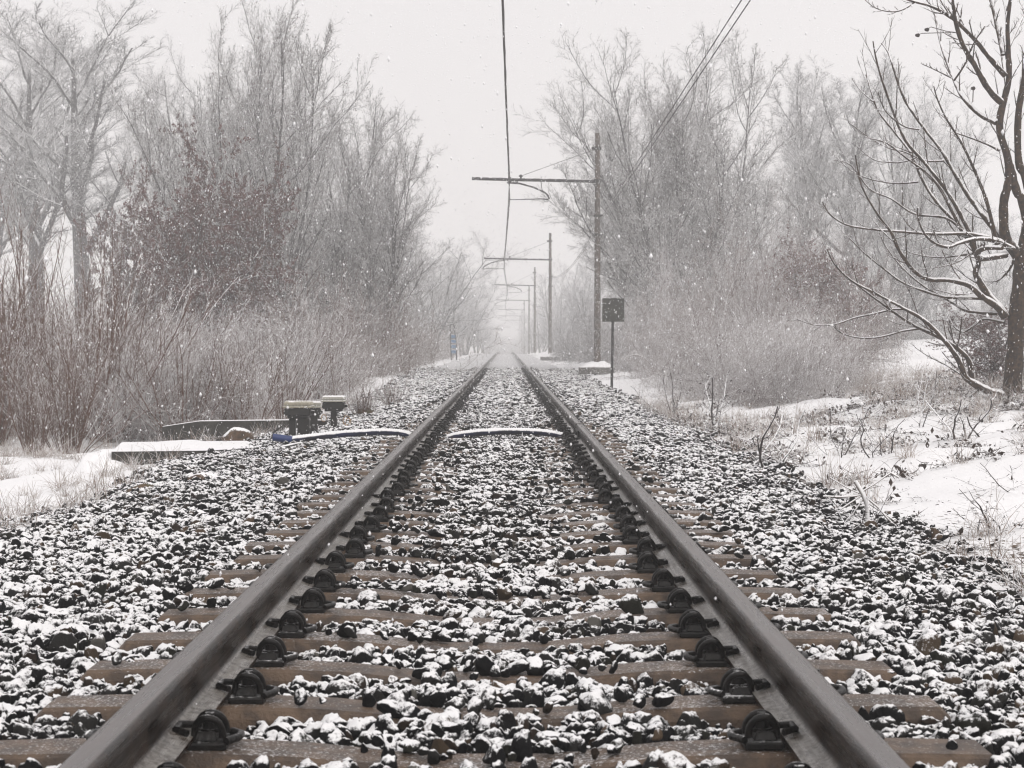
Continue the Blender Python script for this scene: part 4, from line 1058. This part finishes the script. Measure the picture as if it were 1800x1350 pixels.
def fxl(rng, n, Y): return -(np.interp(Y, [25, 30, 45, 70, 150], [4.4, 4.2, 3.9, 4.0, 4.4]) + rng.random(n)**1.3*np.interp(Y, [25, 150], [7.5, 14]))
scatter_area('undergrowth', bl, 900, fxl, fyl, .7, 1.35, 'dense tangle of snow dusted brown twigs along the verge on the junction box side', 1, aspect=1, mask=ml)
br = [proto_obj('brush_b%d' % i, 'brush', 81+i, M['twig_pink']) for i in range(3)]
def fyr(rng, n): return 31+(150-31)*rng.random(n)**1.7
def fxr(rng, n, Y): return np.interp(Y, [20, 30, 45, 60, 80, 150], [5.4, 4.3, 3.9, 3.9, 3.8, 4.0]) + rng.random(n)**1.2*np.interp(Y, [24, 40, 150], [4.2, 6, 14])
def mr(rng, X, Y): return ~((X > Y*.155) & (Y < 62)) & ~((X > Y*.19) & (Y < 85))
scatter_area('undergrowth', br, 360, fxr, fyr, .45, .95, 'tangle of snow dusted pinkish twigs along the bank on the pole side', 2, mask=mr, aspect=1)

def blade_proto(i, mat, h, n, spread, r):
    rng = np.random.default_rng(300+i)
    az = rng.uniform(0, 6.28, n); tl = np.abs(rng.normal(0, spread, n))
    d = np.stack([np.sin(tl)*np.cos(az), np.sin(tl)*np.sin(az), np.cos(tl)], -1)
    L0 = walk(rng, np.stack([rng.normal(0, .04, n), rng.normal(0, .04, n), np.full(n, -.01)], -1), d, rng.uniform(.5, 1.1, n)*h, np.full(n, r), 6, -.18, .10, .3)
    V_, Q_ = tubes([L0], [3]); me = mk_mesh('tuft', V_, Q_, 4); me.materials.append(mat)
    return bpy.data.objects.new('tuft_%d' % i, me)
tf = [blade_proto(i, M['grass'], .26, 40, .8, .0022) for i in range(4)]
def ynear(a, b, p=1.5): return lambda rng, n: a+(b-a)*rng.random(n)**p
def dens_r(rng, X, Y):
    w = .05+.55*smooth(4.9, 6.2, X)*smooth(12, 16, Y) + .25*smooth(18, 22, Y) + .22*np.exp(-((X-bal_edge_r(Y)-.35)/.25)**2) + .9*fbm(X, Y, .6)
    return (rng.random(len(X)) < w) & (X < Y*.29+.3)
scatter_area('dead_grass', tf, 4600, lambda rng, n, Y: 2.25+rng.random(n)*9.5, ynear(8, 36), .5, 1.35, 'bent dry grass poking through the snow of the bank on the pole side', 3, zoff=-.01, tilt=.3, mask=dens_r)
tf2 = [blade_proto(10+i, M['grass'], .24, 40, .8, .0022) for i in range(4)]
def dens_l(rng, X, Y):
    w = .10+.8*smooth(-4.6, -5.6, X)*smooth(19, 24, Y) + .5*np.exp(-((-X-bal_edge_l(Y)-.3)/.3)**2) + .9*fbm(X, Y, .6)
    w = np.where((Y > 19.2) & (Y < 21.8) & (X > -4.2), 0.14, w)
    return (rng.random(len(X)) < w) & (-X < Y*.28+.3)
scatter_area('dead_grass', tf2, 3600, lambda rng, n, Y: -(2.5+rng.random(n)*7.5), ynear(10, 36), .5, 1.3, 'bent dry grass poking through the snow on the junction box side', 4, zoff=-.01, tilt=.3, mask=dens_l)
# leaf and stick litter
def litter_proto(i):
    rng = np.random.default_rng(400+i); n = 16
    P0 = np.stack([rng.normal(0, .09, n), rng.normal(0, .09, n), rng.uniform(0, .02, n)], -1)
    d = norm(np.stack([rng.normal(size=n), rng.normal(size=n), rng.normal(0, .25, n)], -1))
    L0 = walk(rng, P0, d, rng.uniform(.05, .2, n), np.full(n, .004), 5, 0, .2, .4)
    V1, Q1 = tubes([L0], [4]); V2, Q2 = quads_at(rng, L0[0], .03, 16)
    me = mk_mesh('litter', np.concatenate([V1, V2]), np.concatenate([Q1, Q2+len(V1)]), 4, False); me.materials.append(M['litter'])
    return bpy.data.objects.new('litter_%d' % i, me)
lp = [litter_proto(i) for i in range(4)]
scatter_area('leaf_litter', lp, 5200, lambda rng, n, Y: 2.3+rng.random(n)*8, ynear(7.5, 32), .4, 1.1, 'dark fallen leaves and bits of stick in the snow of the bank', 5, zoff=.004, tilt=.15, mask=dens_r)

# ------------------------------------------------------------------ falling snow
def snowfall():
    rng = np.random.default_rng(9); n = 300000
    Yf = 2.2+(62-2.2)*rng.random(n)**(1/2.6)
    X = CX+(rng.random(n)-.5)*Yf*.56; Z = CZ+ (rng.random(n)-.5)*Yf*.44 - .02*Yf
    ok = Z > np.maximum(gz(X, Yf), -.15)+.03
    X, Yf, Z = X[ok], Yf[ok], Z[ok]; n = len(X)
    o8 = np.array([(1, 0, 0), (-1, 0, 0), (0, 1, 0), (0, -1, 0), (0, 0, 1), (0, 0, -1)], float)
    f8 = np.array([(0, 2, 4), (2, 1, 4), (1, 3, 4), (3, 0, 4), (2, 0, 5), (1, 2, 5), (3, 1, 5), (0, 3, 5)])
    s = np.clip(rng.lognormal(0, .35, n)*.0030, .0014, .0058)*(1+Yf/70)
    j = rng.uniform(.6, 1.3, (n, 6, 1)); V_ = np.stack([X, Yf, Z], -1)[:, None, :]+o8[None]*j*s[:, None, None]*np.array([.9, .9, 1.5])
    Q_ = f8[None]+(np.arange(n)*6)[:, None, None]
    me = mk_mesh('falling_snow', V_.reshape(-1, 3), Q_.reshape(-1, 3), 3)
    tag(link('falling_snow', me, M['flake']), 'snowflakes falling through the air over the track', kind='stuff'); print('flakes', n)
snowfall()

# ------------------------------------------------------------------ haze
def haze():
    mb = MB().box((0, 330, 12.5), (630, 740, 38))
    m = bpy.data.materials.new('haze_air'); m.use_nodes = True; nt = m.node_tree; nt.nodes.clear()
    o = nt.nodes.new('ShaderNodeOutputMaterial'); v = nt.nodes.new('ShaderNodeVolumePrincipled')
    v.inputs['Color'].default_value = (.985, .985, .985, 1); v.inputs['Density'].default_value = .0037; v.inputs['Anisotropy'].default_value = .0
    nt.links.new(v.outputs[0], o.inputs['Volume'])
    tag(mb.build('haze', m), 'white snowy haze that swallows the far track', kind='stuff')
haze()

# ------------------------------------------------------------------ sky, sun, camera
w = bpy.data.worlds.new('World'); S.world = w; w.use_nodes = True; nt = w.node_tree
bg = nt.nodes['Background']; sky = nt.nodes.new('ShaderNodeTexSky'); sky.sky_type = 'NISHITA'; sky.sun_disc = False
sky.sun_elevation = R(42); sky.sun_rotation = R(150); sky.dust_density = 6; sky.air_density = 1.0
mx = nt.nodes.new('ShaderNodeMix'); mx.data_type = 'RGBA'; mx.inputs[0].default_value = .90
nt.links.new(sky.outputs[0], mx.inputs[6]); mx.inputs[7].default_value = (7.45, 7.15, 7.12, 1)
nt.links.new(mx.outputs[2], bg.inputs[0]); bg.inputs[1].default_value = .10
sl = bpy.data.lights.new('sun', 'SUN'); sl.energy = 1.15; sl.angle = R(45); sl.color = (1, .97, .94)
so = bpy.data.objects.new('sun', sl); COL.objects.link(so); so.rotation_euler = (R(48), 0, R(180-150)); 
cd = bpy.data.cameras.new('camera'); cam = bpy.data.objects.new('camera', cd); COL.objects.link(cam); S.camera = cam
cd.sensor_width = 36; cd.lens = 71.1; cd.clip_start = .05; cd.clip_end = 2000
cam.location = (CX, 0, CZ); cam.rotation_euler = (R(90)-math.atan(71/F), 0, -math.atan(11/F))
cd.dof.use_dof = True; cd.dof.focus_distance = 13; cd.dof.aperture_fstop = 14
vs = S.view_settings; vs.view_transform = 'Standard'; vs.look = 'None'; vs.gamma = 1; vs.exposure = .38
c = S.cycles
c.max_bounces = 5; c.diffuse_bounces = 2; c.glossy_bounces = 1; c.transmission_bounces = 0; c.volume_bounces = 1; c.transparent_max_bounces = 2
c.use_adaptive_sampling = True; c.adaptive_threshold = .01; c.use_denoising = True; c.denoising_prefilter = 'ACCURATE'; c.filter_width = 1.2
c.caustics_reflective = False; c.caustics_refractive = False
